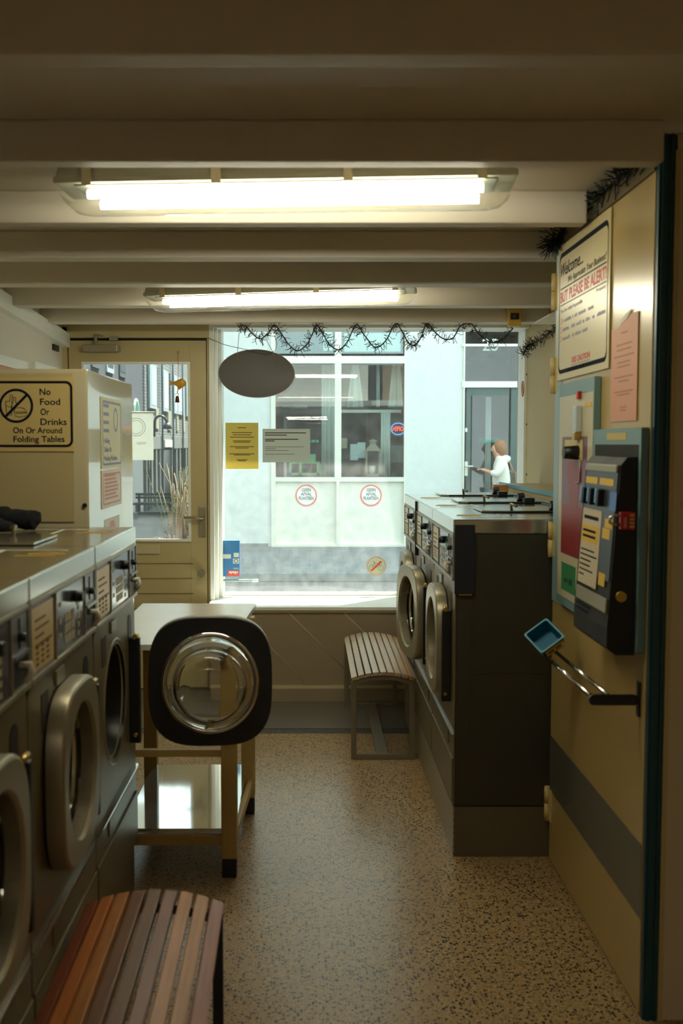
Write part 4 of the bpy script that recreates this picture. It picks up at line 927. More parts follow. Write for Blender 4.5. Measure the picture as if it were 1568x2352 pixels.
# no-bicycle disc
q = P(864, 1300, Y=YG); M = frame((q.x, YG, q.z), (1, 0, 0), (0, 0, 1)); R_ = 22.5 * 6.82 / F_PX
t = thing('no_bicycle_sticker', (q.x, YG, q.z - R_), 'round crossed-out bicycle sticker low on the shop window', 'sticker')
mb = MB(); mb.prism(circ(R_, 48), .0006); mb.xf(M); mb.build('disc', cloth_mat('pale_disc', srgb(196, 198, 180), srgb(206, 208, 192)), t)
mb = MB(); ringloft(mb, circ(R_ * .99, 48), circ(R_ * .86, 48), .0006, w0=.0006); mb.xf(M); mb.build('ring', mat('faded_orange_ring', srgb(214, 178, 150), .5), t)
mb = MB()
for cx_ in (-.48, .44): mb.tube([Vector((R_ * cx_ + R_ * .27 * cos(k / 20 * 2 * pi), -R_ * .18 + R_ * .27 * sin(k / 20 * 2 * pi), .001)) for k in range(20)], .0011, 4, closed=True)
for ln in ([(-.48, -.18), (-.22, .28), (.3, .28), (.44, -.18)], [(-.22, .28), (-.04, -.2), (-.48, -.18)], [(-.04, -.2), (.3, .28)], [(.3, .28), (.24, .45), (.36, .42)], [(-.22, .28), (-.26, .40), (-.14, .40), (-.34, .42)]): mb.tube([Vector((R_ * a_, R_ * b_, .001)) for a_, b_ in ln], .0011, 4)
mb.xf(M); mb.build('bicycle_print', mat('bicycle_ink', srgb(116, 74, 66), .5), t)
mb = MB(); mb.prism([(-.60 * R_, -.45 * R_), (-.46 * R_, -.56 * R_), (.60 * R_, .42 * R_), (.46 * R_, .55 * R_)], .0006, w0=.0014); mb.xf(M); mb.build('red_bar', orange_red, t)
# mop packaging and stick against the pane
M, wv, hv, loc = win_sheet(512, 1322, 551, 1240, Y=6.812)
M, wv, hv, loc = win_sheet(512, 1240, 551, 1322, Y=6.812)
a = P(512, 1322, Y=6.812); b = P(551, 1240, Y=6.812); wv, hv = b.x - a.x, b.z - a.z; M = frame((a.x, 6.812, a.z), (1, 0, 0), (0, 0, 1))
t = thing('mop_box', (a.x + wv / 2, 6.812, a.z), 'blue mop carton standing upside down at the left of the shop window', 'box')
mb = MB(); mb.box(0, wv, 0, hv, -.006, .05, bev=.002); mb.xf(M); mb.build('carton', mat('blue_carton', srgb(62, 122, 178), .5, var=.08), t)
mb = MB(); mb.box(wv * .30, wv * .98, hv * .01, hv * .17, .05, .0506); mb.xf(M); mb.build('red_label', mat('carton_red', srgb(214, 84, 78), .5), t)
mb = MB(); mb.letters('vileda', wv * .92, hv * .145, hv * .075, wv * .54, bold=.03, w0=.0507, rot=pi)
mb.letters('TURBO', wv * .97, hv * .245, hv * .04, wv * .34, w0=.0507, rot=pi); mb.xf(M); mb.build('lettering', paper, t)
mb = MB(); mb.box(wv * .02, wv * .5, hv * .50, hv * .62, .05, .0506); mb.box(wv * .66, wv * .96, hv * .54, hv * .66, .05, .0506); mb.box(wv * .62, wv * .97, hv * .36, hv * .50, .05, .0506); mb.xf(M); mb.build('pictograms', mat('pale_print', srgb(206, 214, 206), .5), t)
mb = MB(); ringloft(mb, circ(.014, 24, wv * .8, hv * .43), circ(.010, 24, wv * .8, hv * .43), .0005, w0=.0507); mb.xf(M); mb.build('ring_print', ink_soft, t)
mb = MB(); mb.cyl(P(512, 1333, Y=6.80), P(577, 1333.5, Y=6.80), .008, seg=12); mb.cyl(P(577, 1333.5, Y=6.80), P(593, 1333.5, Y=6.80), .0095, seg=12, mi=1)
tag(mb.build('mop_stick', [mat('grey_stick', srgb(150, 170, 168), .4), mat('pale_grip', srgb(196, 222, 214), .4)]), 'grey mop stick lying across the pane under the blue carton', 'stick')
# brass fish and bell on the door
q0 = P(409, 808, Y=6.60); f0 = P(409, 882, Y=6.60); b0 = P(407, 917, Y=6.60)
t = thing('fish_charm', (f0.x, 6.60, b0.z - .03), 'orange glass fish with a small brown bell hanging on the door pane', 'charm')
mb = MB(); mb.tube([q0, P(409, 850, Y=6.60), f0], .0016, 5); mb.tube([q0 + Vector((0, .02, 0)), q0], .005, 8); mb.build('cord', mat('orange_cord', srgb(190, 140, 50), .6), t)
mb = MB(); s_ = 6.6 / F_PX
mb.tube([f0 + Vector((x * s_, 0, z * s_)) for x, z in ((18, -2), (15, 0), (8, 2), (0, 1), (-8, 2), (-12, 3))], [.004, .020, .030, .024, .012, .006], 14)
for v in mb.bm.verts: v.co.y = 6.60 + (v.co.y - 6.60) * .55
mb.loft([[f0 + Vector((x * s_, d, z * s_)) for x, z in ((-10, 3), (-20, 10), (-18, 3), (-21, -5), (-12, -1))] for d in (-.003, .003)])
mb.loft([[f0 + Vector((x * s_, d, z * s_)) for x, z in ((-2, 8), (6, 13), (10, 9))] for d in (-.003, .003)])
mb.loft([[f0 + Vector((x * s_, d, z * s_)) for x, z in ((-2, -7), (2, -14), (8, -9))] for d in (-.003, .003)])
mb.build('fish', mat('amber_fish', srgb(206, 152, 52), .3, var=.25, scale=40), t)
mb = MB(); mb.tube([f0 + Vector((0, 0, -.02)), b0 + Vector((0, 0, .04))], .003, 6); mb.build('lower_cord', yellow_lab, t)
mb = MB(); mb.lathe([(0, .02), (.008, .02), (.011, .005), (.014, -.02), (0, -.02)], Matrix.Translation(b0), 16); mb.tube([b0 + Vector((.009 * cos(a_), 0, .026 + .012 * sin(a_))) for a_ in [k / 8 * pi for k in range(9)]], .0016, 5); mb.build('bell', mat('brown_bell', srgb(92, 52, 28), .4, .3), t)
# garlands
def garland(name, pts, label, dens=250, ln=.046, r=.0028, mm=None, sub=10, spread=1.0):
    path = []
    for i in range(len(pts) - 1):
        p0 = pts[max(i - 1, 0)]; p1 = pts[i]; p2 = pts[i + 1]; p3 = pts[min(i + 2, len(pts) - 1)]
        for k in range(sub):
            s_ = k / sub; path.append(.5 * ((2 * p1) + (p2 - p0) * s_ + (2 * p0 - 5 * p1 + 4 * p2 - p3) * s_ * s_ + (3 * p1 - p0 - 3 * p2 + p3) * s_ ** 3))
    path.append(pts[-1])
    mb = MB(); mb.tube(path, r * 1.3, 5)
    L_ = sum((path[i + 1] - path[i]).length for i in range(len(path) - 1))
    for k in range(int(L_ * dens)):
        i = random.randrange(len(path) - 1); p = path[i].lerp(path[i + 1], random.random()); tn = (path[i + 1] - path[i]).normalized()
        dv = Vector((random.gauss(0, 1), random.gauss(0, 1) * .7, random.gauss(-.2, 1) * spread)); dv = (dv - tn * dv.dot(tn) * .5).normalized()
        l_ = ln * random.uniform(.45, 1.15); mid = p + dv * l_ * .6 + Vector((random.uniform(-1, 1), random.uniform(-1, 1), random.uniform(-1, 1))) * .006
        mb.tube([p, mid, p + dv * l_ + tn * random.uniform(-.01, .012)], r * .62, 3, caps=False)
    return tag(mb.build(name, mm or garland_m), label, 'garland')
YGA = 6.125
gp = [P(x, y, Y=YGA) for x, y in ((548, 752), (562, 748), (578, 765), (597, 778), (616, 765), (630, 746), (645, 765), (662, 790), (683, 806), (705, 790), (718, 765), (727, 746), (742, 768), (757, 792), (778, 803), (798, 784), (818, 746), (838, 772), (862, 798), (886, 782), (908, 744), (925, 765), (938, 788), (953, 793), (968, 772), (980, 743), (998, 762), (1018, 778), (1040, 776), (1058, 748), (1082, 744), (1100, 768), (1126, 786), (1152, 780), (1178, 754))]
garland('twig_garland', gp, 'dark twig garland hung in swags along the top of the shop window')
g2 = [Vector((1.28, 6.42, P(1195, 818, X=1.28).z)), Vector((1.30, 6.40, P(1182, 805, X=1.28).z)), Vector((1.33, 6.30, P(1205, 797, X=1.33).z)), Vector((1.345, 6.0, P(1232, 780, X=1.345).z)), Vector((1.345, 5.7, P(1262, 752, X=1.345).z)), Vector((1.345, 5.45, 2.24))]
garland('twig_garland', g2, 'dark twig garland drooping along the right wall beside the window', dens=260)
def tinsel(pts, label, dens, ln): return garland('tinsel', pts, label, dens, ln, .0030, tinsel_m, 6, .8)
tinsel([Vector((.878, 3.90, 2.275)), Vector((.872, 3.84, 2.262)), Vector((.875, 3.78, 2.285)), Vector((.90, 3.72, 2.30))], 'bunch of dark tinsel at the far top corner of the cupboard door', 900, .06)
tinsel([Vector((.90, 3.44, 2.30)), Vector((.89, 3.3, 2.305)), Vector((.885, 3.12, 2.31)), Vector((.89, 2.95, 2.31)), Vector((.89, 2.82, 2.31))], 'run of dark glittering tinsel along the near top of the cupboard door', 420, .05)

# ================================================================== THE STREET
street_m = brick('street_pavers', srgb(108, 118, 122), srgb(98, 108, 112), srgb(78, 86, 90), 'F', 1.0, .3, .3, .85, .006)
road_m = brick('road_clinkers', srgb(112, 108, 108), srgb(98, 98, 100), srgb(80, 80, 82), 'F', 1.0, .2, .1, .85, .008)
mb = MB(); mb.box(-14, 14, 6.9, 12.0, -.12, -.02); struct(mb.build('road', road_m), 'brick-paved street outside the shop')
mb = MB(); mb.box(-14, 14, 12.0, 12.6, -.12, -.004); struct(mb.build('kerb', mat('kerb_stone', srgb(80, 88, 86), .8, var=.12, bump=.1)), 'dark kerb stones across the street')
mb = MB(); mb.box(-14, 14, 12.6, 70, -.12, .0); struct(mb.build('pavement', street_m), 'grey slab pavement of the opposite side')
YO = 16.0
fac_white = mat('white_plaster', srgb(214, 222, 218), .8, var=.03, scale=1.2, bump=.08)
fac_frame = mat('white_facade_wood', srgb(226, 228, 214), .5, var=.03)
O = lambda px, py: P(px, py, Y=YO)
fb = thing('opposite_house', (.8, YO + 1, 0), 'white plastered house front across the street with shop windows and a dark door', 'building')
xl, xr = -1.72, 6.5
def ob(mb, px0, py0, px1, py1, y0, y1, mi=0):
    a = O(px0, py1); b = O(px1, py0); mb.box(a.x, b.x, y0, y1, a.z, b.z, mi=mi)
wx0, wx1 = O(626, 1000).x, O(930, 1000).x; dx0, dx1 = O(1066, 1000).x, O(1196, 1000).x; zs = O(700, 1262).z
mb = MB(); HT = 13.0
mb.box(xl, wx0, YO, YO + .3, 0, HT); mb.box(wx1, dx0, YO, YO + .3, 0, HT); mb.box(dx1, xr, YO, YO + .3, 0, HT)
mb.box(wx0, wx1, YO, YO + .3, 3.5, HT); mb.box(dx0, dx1, YO, YO + .3, 3.5, HT); mb.box(wx0, wx1, YO + .05, YO + .3, 0, zs)
mb.box(xl, xl + .3, YO + .3, 40, 0, 6); mb.build('plaster_wall', fac_white, fb)
mb = MB(); ob(mb, 548, 1248, 616, 1281, YO - .04, YO); ob(mb, 616, 1262, 932, 1280, YO - .02, YO + .06); mb.build('base_course', mat('grey_base_course', srgb(120, 124, 124), .8, var=.1), fb)
mb = MB()
for a in ((623, 700, 632, 1262), (768, 700, 784, 1100), (926, 700, 933, 1262), (623, 818, 932, 835), (623, 1096, 932, 1106), (623, 1250, 932, 1262), (772, 1106, 779, 1250)): ob(mb, *a, YO - (.034 if a[3] - a[1] > a[2] - a[0] else .028), YO + .06)
ob(mb, 626, 1100, 930, 1256, YO + .03, YO + .08)
mb.build('shop_window_frame', fac_frame, fb)
mb = MB(); ob(mb, 632, 755, 768, 812, YO, YO + .05); ob(mb, 784, 755, 926, 812, YO, YO + .05); ob(mb, 784, 939, 926, 946, YO + .4, YO + .46, 1); mb.build('top_light_frames', [mat('grey_blue_frame', srgb(140, 156, 158), .5), fac_frame], fb)
mb = MB(); ob(mb, 790, 765, 920, 808, YO - .004, YO - .001); ob(mb, 742, 758, 764, 806, YO - .004, YO - .001); mb.build('top_light_glass', mat('pale_top_glass', srgb(178, 206, 204), .15, var=.1), fb)
for x0, x1 in ((632, 768), (784, 926)):
    mb = MB(); ob(mb, x0, 835, x1, 1096, YO + .02, YO + .026); mb.build('window_pane', glass_far, fb)
# dark room behind the panes with curtains
mb = MB(); mb.box(wx0 - .2, dx1 + .3, YO + 2.6, YO + 2.7, 0, 3.5); mb.box(wx0 - .2, dx1 + .3, YO + .3, YO + 2.6, 3.4, 3.5); mb.box(wx0 - .2, dx1 + .3, YO + .3, YO + 2.6, -.02, .01); mb.box(wx0 - .3, wx0 - .2, YO + .3, YO + 2.6, 0, 3.4); mb.box(dx1 + .3, dx1 + .4, YO + .3, YO + 2.6, 0, 3.4)
mb.build('room_behind', mat('dark_room_wall', srgb(96, 76, 70), .7, var=.25, scale=2), fb)
def curtain(px0, px1, py0, py1, Y, label, n=9, flare=0):
    a = P(px0, py1, Y=Y); b = P(px1, py0, Y=Y); mb = MB(); N_ = n * 8
    f = lambda s_: .03 * sin(s_ * n * 2 * pi)
    top = [(a.x + (b.x - a.x) * k / N_, Y + f(k / N_), b.z) for k in range(N_ + 1)]; bot = [(a.x - flare + (b.x - a.x + 2 * flare) * k / N_, Y + f(k / N_) * 1.4, a.z) for k in range(N_ + 1)]
    lo = top + [(x, y + .012, z) for x, y, z in reversed(top)]; lb = bot + [(x, y + .012, z) for x, y, z in reversed(bot)]
    mb.loft([lo, lb], smooth=True)
    return tag(mb.build('white_curtain', mat('white_curtain', srgb(226, 232, 224), .8, var=.03)), label, 'curtain')
curtain(738, 768, 838, 1094, YO + .35, 'white curtain hanging at the right side of the left opposite window', 3)
curtain(808, 823, 838, 935, YO + .35, 'leftmost narrow white drape in the upper right opposite window', 2, .08)
curtain(864, 872, 838, 935, YO + .35, 'narrow white drape in the middle of the upper right opposite window', 1)
curtain(900, 920, 838, 935, YO + .35, 'narrow white drape spreading at the right of the upper right opposite window', 2, .06)
curtain(874, 897, 948, 1094, YO + .36, 'white drape falling in the lower half of the right opposite window', 2)
curtain(1112, 1128, 912, 1238, YO + .45, 'long white drape behind the opposite shop door', 2)
# round stickers
def geen(px_, lab):
    q = O(px_, 1138); M = frame((q.x, YO + .0295, q.z), (1, 0, 0), (0, 0, 1)); R_ = 25 * YO / F_PX
    t = thing('no_waste_sticker', (q.x, YO + .029, q.z - R_), lab, 'sticker', 'GEEN AFVAL PLAATSEN stickers')
    mb = MB(); mb.prism(circ(R_, 48), .003); mb.xf(M); mb.build('disc', mat('white_disc', srgb(232, 236, 232), .5), t)
    mb = MB(); ringloft(mb, circ(R_, 48), circ(R_ * .87, 48), .003, w0=.003); mb.xf(M); mb.build('ring', orange_red, t)
    mb = MB()
    for s_, y, wd in (('GEEN', .36, .84), ('AFVAL', -.02, 1.0), ('PLAATSEN', -.40, 1.36)): mb.letters(s_, 0, R_ * y, R_ * .30, R_ * wd, 'C', bold=.03, w0=.003, d=.002)
    mb.xf(M); mb.build('lettering', mat('green_black_ink', srgb(58, 74, 66), .6), t)
geen(703, 'left of the two orange-ringed GEEN AFVAL PLAATSEN stickers on the opposite house')
geen(852, 'right of the two orange-ringed GEEN AFVAL PLAATSEN stickers on the opposite house')
# opposite door
mb = MB()
for a in ((1060, 740, 1068, 1262), (1190, 740, 1198, 1262), (1060, 876, 1198, 890), (1060, 790, 1198, 796)): ob(mb, *a, YO - (.034 if a[3] - a[1] > a[2] - a[0] else .028), YO + .08)
mb.build('door_frame', fac_frame, fb)
mb = MB(); ob(mb, 1068, 890, 1082, 1258, YO + .02, YO + .07); ob(mb, 1170, 890, 1190, 1258, YO + .02, YO + .07); ob(mb, 1082, 890, 1170, 908, YO + .02, YO + .07); ob(mb, 1082, 1222, 1170, 1258, YO + .02, YO + .07)
od = mb.build('shop_door', mat('grey_green_door', srgb(70, 92, 90), .45, var=.12), fb)
mb = MB(); ob(mb, 1082, 908, 1170, 1222, YO + .04, YO + .046); mb.build('door_pane', glass_far, od)
mb = MB(); ob(mb, 1067, 1060, 1074, 1093, YO + .0, YO + .02); a = O(1070, 1071); mb.cyl(a + Vector((0, 0, 0)), a + Vector((0, -.05, 0)), .012, seg=8); mb.cyl(a + Vector((-.01, -.05, 0)), a + Vector((.10, -.05, 0)), .011, seg=8); ob(mb, 1068, 983, 1073, 992, YO, YO + .02); mb.build('door_handle', fac_frame, od)
mb = MB(); ob(mb, 1068, 796, 1190, 876, YO + .03, YO + .036); mb.build('fanlight_pane', glass_far, fb)
M = frame((O(1108, 805).x, YO + .028, O(1108, 805).z), (1, 0, 0), (0, 0, 1)); mb = MB(); mb.letters('25', 0, 0, 28 * YO / F_PX, 36 * YO / F_PX, w0=.0, d=.001); mb.xf(M); mb.build('house_number', mat('pale_number', srgb(206, 226, 222), .5), fb)
teal = mat('teal_lettering', srgb(64, 160, 142), .5)
M = frame((O(1100, 1016).x, YO + .038, O(1100, 1016).z), (1, 0, 0), (0, 0, 1)); mb = MB(); mb.letters('TabulaRasa', 0, 0, 9.5 * YO / F_PX, 65 * YO / F_PX, w0=.0, d=.001, shear=.1); mb.xf(M); mb.build('shop_lettering', teal, fb)
M = frame((O(694, 1016).x, YO + .018, O(694, 1016).z), (1, 0, 0), (0, 0, 1)); mb = MB(); mb.letters('Rasa', 0, 0, 9 * YO / F_PX, 38 * YO / F_PX, w0=.0, d=.001, shear=.1); mb.xf(M); mb.build('shop_lettering', teal, fb)
# shop contents behind the opposite glass
def inside(name, px0, py0, px1, py1, Y, m, label, cat, th=.03):
    a = P(px0, py1, Y=Y); b = P(px1, py0, Y=Y); mb = MB(); mb.box(a.x, b.x, Y, Y + th, a.z, b.z)
    return tag(mb.build(name, m), label, cat)
inside('paper_print', 804, 1020, 822, 1057, YO + .3, mat('pale_print_paper', srgb(196, 212, 208), .6, var=.2, scale=20), 'pale paper print with a drawing in the right opposite window', 'print', .004)
inside('paper_print', 821, 1016, 839, 1052, YO + .31, mat('pale_print_paper', srgb(196, 212, 208)), 'second pale print overlapping the drawing in the opposite window', 'print', .004)
inside('cream_card', 784, 1006, 797, 1030, YO + .32, mat('beige_card', srgb(190, 170, 146), .6), 'small beige card at the left edge of the right opposite window', 'card', .004)
inside('grey_poster', 897, 1023, 926, 1062, YO + .5, mat('grey_green_poster', srgb(126, 134, 124), .6, var=.1), 'grey poster below the neon sign in the opposite window', 'poster', .01)
inside('maroon_banner', 632, 915, 640, 1075, YO + .4, mat('maroon', srgb(92, 40, 44), .6), 'dark red narrow banner at the left edge of the left opposite window', 'banner')
mb = MB(); 
for a in ((662, 1062, 735, 1066), (662, 1066, 668, 1094), (728, 1066, 735, 1094), (686, 1066, 692, 1094), (662, 1088, 735, 1094)): ob(mb, *a, YO + .45, YO + .52)
ob(mb, 735, 1066, 764, 1095, YO + .45, YO + .6)
tag(mb.build('green_crate', mat('light_green_paint', srgb(150, 206, 146), .5, var=.06)), 'light green crate in the left opposite window', 'crate')
mb = MB(); ob(mb, 700, 1044, 725, 1062, YO + .5, YO + .8); tag(mb.build('green_box', mat('pale_green_box', srgb(160, 214, 164), .5)), 'pale green box standing on the crate in the opposite window', 'box')
mb = MB()
for a in ((642, 922, 668, 928), (662, 922, 706, 930)): ob(mb, *a, YO + 1.5, YO + 1.55)
tag(mb.build('pale_shelf', mat('pale_shelf', srgb(170, 178, 172), .5)), 'pale shelf at the back of the left opposite window', 'shelf')
q = P(858, 1090, Y=YO + .3); s_ = (YO + .3) / F_PX
t = thing('lantern', (q.x, YO + .3, P(858, 1094, Y=YO + .3).z), 'grey wooden lantern with a white candle in the opposite window', 'lantern')
lx, lz = q.x - 2 * s_, P(858, 1094, Y=YO + .3).z; lw = 17 * s_
wd_m = mat('greyed_wood', srgb(170, 156, 134), .7, var=.1)
mb = MB(); mb.box(lx - lw, lx + lw, YO + .2, YO + .42, lz, lz + 6 * s_)
for sx in (-1, 1):
    for yy in (YO + .2, YO + .39): mb.box(lx + sx * lw * .9 - .012, lx + sx * lw * .9 + .012, yy, yy + .03, lz, lz + 60 * s_)
mb.build('frame', wd_m, t)
mb = MB(); mb.loft([[(lx - lw * 1.15, YO + .18, lz + 58 * s_), (lx + lw * 1.15, YO + .18, lz + 58 * s_), (lx + lw * 1.15, YO + .44, lz + 58 * s_), (lx - lw * 1.15, YO + .44, lz + 58 * s_)], [(lx - lw * .4, YO + .27, lz + 72 * s_), (lx + lw * .4, YO + .27, lz + 72 * s_), (lx + lw * .4, YO + .35, lz + 72 * s_), (lx - lw * .4, YO + .35, lz + 72 * s_)]]); mb.box(lx - lw * .4, lx + lw * .4, YO + .27, YO + .35, lz + 72 * s_, lz + 80 * s_); mb.loft([[(lx - lw * .6, YO + .24, lz + 80 * s_), (lx + lw * .6, YO + .24, lz + 80 * s_), (lx + lw * .6, YO + .38, lz + 80 * s_), (lx - lw * .6, YO + .38, lz + 80 * s_)], [(lx - .01, YO + .3, lz + 85 * s_), (lx + .01, YO + .3, lz + 85 * s_), (lx + .01, YO + .32, lz + 85 * s_), (lx - .01, YO + .32, lz + 85 * s_)]]); mb.build('roof', wd_m, t)
mb = MB(); mb.cyl((lx - .01, YO + .31, lz + 6 * s_), (lx - .01, YO + .31, lz + 24 * s_), .05, seg=18); mb.build('candle', paper, t)
q = P(914, 985, Y=YO + .6); t = thing('neon_sign', (q.x, YO + .6, q.z - .1), 'lit red and blue oval neon sign in the right opposite window', 'neon sign')
M = frame((q.x, YO + .6, q.z), (1, 0, 0), (0, 0, 1)); s_ = (YO + .6) / F_PX
mb = MB(); mb.tube([M @ Vector((16 * s_ * cos(k / 32 * 2 * pi), 13 * s_ * sin(k / 32 * 2 * pi), 0)) for k in range(32)], .006, 6, closed=True); mb.build('blue_tube', mat('blue_neon', (.08, .3, 1), .4, emit=1.6, ecol=(.1, .35, 1)), t)
mb = MB(); mb.letters('OPEN', 0, -5 * s_, 11 * s_, 25 * s_, 'C', d=.006, flip=True, bold=.01); mb.xf(M); mb.build('red_letters', mat('red_neon', (1, .06, .05), .4, emit=1.6, ecol=(1, .08, .06)), t)
mb = MB(); mb.tube([M @ Vector((18 * s_ * cos(k / 32 * 2 * pi), 16 * s_ * sin(k / 32 * 2 * pi), .02)) for k in range(32)], .004, 6, closed=True); mb.build('clear_tube', mat('white_tube', srgb(200, 220, 220), .3), t)

# ------------------------------------------------------------------ person at the opposite door
def skin(name, verts, edges, radii, m, parent=None, root=0, sub=2):
    me = bpy.data.meshes.new(name); me.from_pydata([Vector(v) for v in verts], edges, [])
    o = bpy.data.objects.new(name, me); C.objects.link(o)
    md = o.modifiers.new('skin', 'SKIN'); md.use_smooth_shade = True
    if not me.skin_vertices: me.attributes
    sv = me.skin_vertices[0].data if me.skin_vertices else None
    if sv:
        for i, r in enumerate(radii): sv[i].radius = (r, r) if not isinstance(r, tuple) else r
        sv[root].use_root = True
    ss = o.modifiers.new('sub', 'SUBSURF'); ss.levels = ss.render_levels = sub
    me.materials.append(m)
    if parent: o.parent = parent
    return o
skin_m = mat('skin', srgb(190, 140, 116), .55, var=.05)
PB = Vector((2.80, 15.62, 0))
t = thing('person', PB, 'person in a white hoodie reaching for the handle of the opposite shop door', 'person')
V, Ed, R_ = [], [], []
def jn(p, r, par=None):
    V.append(p); R_.append(r)
    if par is not None: Ed.append((par, len(V) - 1))
    return len(V) - 1
pel = jn((0, 0, .86), .12); sp = jn((.01, 0, 1.02), .11, pel); ch = jn((.0, 0, 1.24), .12, sp); nk = jn((-.02, 0, 1.345), .05, ch); hd0 = jn((-.05, 0, 1.42), .068, nk); hd1 = jn((-.055, 0, 1.50), .085, hd0); hd2 = jn((-.05, 0, 1.555), .055, hd1)
ns = jn((-.145, 0, 1.455), .012, hd1)
for sy in (-1, 1):
    hp = jn((.0, sy * .09, .82), .09, pel); kn = jn((-.02 if sy < 0 else .05, sy * .10, .46), .055, hp); an = jn((.03 if sy < 0 else .12, sy * .10, .09), .038, kn); to = jn((-.13 if sy < 0 else -.04, sy * .11, .035), .032, an)
def arm(sh, el, wr, dirv, side):
    a = jn(sh, .058, ch); b = jn(el, .042, a); c_ = jn(wr, .028, b); d = Vector(dirv).normalized(); hp = Vector(wr) + d * .055; h = jn(tuple(hp), .032, c_)
    s = d.cross(Vector((0, 0, 1))).normalized()
    for k, (o_, l_) in enumerate(((-.028, .055), (-.010, .068), (.010, .064), (.026, .05))):
        b1 = hp + s * o_ + d * .025; f1 = jn(tuple(b1), .010, h); f2 = jn(tuple(b1 + d * l_ * .55 + Vector((0, 0, -.006))), .009, f1); jn(tuple(b1 + d * l_ * .9 + Vector((0, 0, -.028))), .008, f2)
    t1 = jn(tuple(Vector(wr) + d * .03 + s * side * .035 + Vector((0, 0, -.006))), .011, c_); jn(tuple(Vector(wr) + d * .06 + s * side * .055 + Vector((0, 0, -.02))), .009, t1)
arm((.0, -.17, 1.295), (-.11, -.21, 1.10), (-.235, -.17, 1.165), (-1, .1, .25), 1)
arm((.02, .17, 1.295), (.10, .20, 1.06), (.02, .22, .86), (-.2, 0, -1), 1)
skin('body', V, Ed, R_, skin_m, t)
V, Ed, R_ = [], [], []
pel = jn((.01, 0, .88), .15); sp = jn((.02, 0, 1.03), .15); Ed.append((pel, sp)); ch = jn((.01, 0, 1.23), .155, sp); nk = jn((.0, 0, 1.33), .085, ch); hood = jn((.10, 0, 1.335), .085, nk); h2 = jn((.13, 0, 1.29), .05, hood)
for sh, el, wr in (((.0, -.18, 1.285), (-.10, -.215, 1.10), (-.19, -.185, 1.145)), ((.02, .18, 1.285), (.10, .205, 1.06), (.04, .22, .93))):
    a = jn(sh, .085, ch); b = jn(el, .068, a); c_ = jn(wr, .05, b)
skin('hoodie', V, Ed, R_, mat('white_hoodie', srgb(226, 224, 212), .85, var=.06, scale=8, bump=.2), t)
V, Ed, R_ = [], [], []
pel = jn((.01, 0, .86), .135)
for sy in (-1, 1):
    hp = jn((.0, sy * .09, .78), .105, pel); kn = jn((-.02 if sy < 0 else .05, sy * .10, .46), .075, hp); an = jn((.03 if sy < 0 else .12, sy * .10, .13), .06, kn)
skin('jeans', V, Ed, R_, mat('blue_grey_jeans', srgb(92, 104, 120), .8, var=.1), t)
mb = MB(); mb.tube([(-.045, 0, 1.605), (-.03, 0, 1.575), (-.012, 0, 1.52), (.0, 0, 1.45), (.005, 0, 1.38)], [.03, .082, .104, .098, .05], 14)
mb.build('hair', mat('light_brown_hair', srgb(142, 96, 60), .6, var=.25, scale=30), t, local=True)
mb = MB()
for sy in (-1, 1): mb.box(-.145 if sy < 0 else -.05, .06 if sy < 0 else .15, sy * .11 - .045, sy * .11 + .045, 0, .07, bev=.02)
mb.build('shoes', black, t, local=True)
mb = MB(); mb.box(PB.x + .22, PB.x + .34, PB.y - .06, PB.y + .16, .93, 1.14, bev=.02); mb.tube([(PB.x + .2, PB.y, 1.13), (PB.x + .12, PB.y + .02, 1.33), (PB.x + .0, PB.y + .10, 1.375), (PB.x + .1, PB.y + .2, 1.2), (PB.x + .2, PB.y + .12, 1.13)], .01, 6)
tag(mb.build('shoulder_bag', mat('tan_leather', srgb(166, 128, 104), .6)), 'tan shoulder bag carried by the person across the street', 'bag')

# ------------------------------------------------------------------ alley seen through the door
XA = -3.8
AY = lambda px_: P(px_, 1020, X=XA).y
bb = thing('brick_building', (XA - 1, 30, 0), 'grey brick building with tall white windows lining the alley behind the door glass', 'building')
brick_m = brick('grey_brick', srgb(150, 153, 150), srgb(130, 134, 133), srgb(88, 94, 97), 'Y', 1.0, .24, .075)
mb = MB(); mb.box(XA - 4, XA, AY(331) + .05, 60, 1.74, 7); mb.box(XA - 4, XA - .55, AY(331) + .05, 60, 0, 1.74); mb.build('brick_wall', brick_m, bb)
def onA(name, m, px0, px1, z0, z1, d0, d1, par=bb): return MB().box(XA + d0, XA + d1, AY(px0), AY(px1), z0, z1).build(name, m, par)
win_w = mat('white_window_wood', srgb(172, 188, 192), .5); darkg = mat('dark_alley_glass', srgb(52, 60, 70), .1, var=.15)
crm = mat('cream_infill', srgb(168, 168, 150), .6)
for px0, px1, px2 in ((341, 356, 363), (372, 384, 391), (397, 404, 408), (405, 418, 423), (426, 432, 436)):
    w_ = onA('window', win_w, px0, px1, 2.40, 3.45, -.02, .05); onA('pane', mat('pale_blue_pane', srgb(176, 200, 206), .12), px0 + 3, px1 - 1.5, 2.48, 3.36, .045, .055, w_)
    onA('side_light', darkg, px1, px2, 2.44, 3.45, -.01, .012); onA('infill_panel', crm, px1 + .5, px2, 1.93, 2.44, -.01, .03)
    onA('window', win_w, px0, px1, 4.6, 5.6, -.02, .05)
for px_ in (334, 368, 393, 415.5, 433.5): 
    q = AY(px_); mb = MB(); mb.cyl((XA + .06, q, .02), (XA + .06, q, 6.5), .024, seg=8); mb.build('drain_pipe', mat('blue_grey_pipe', srgb(104, 124, 140), .5), bb)
for k, px_ in enumerate((332.5, 338.5, 346, 356, 365, 372, 393, 403, 411, 418, 425, 431, 437)):
    onA('pillar', mat('pale_concrete', srgb(112, 118, 118), .8, var=.1), px_, px_ + (3.2 if k < 7 else 2.6), 0, 1.44, -.26, .02)
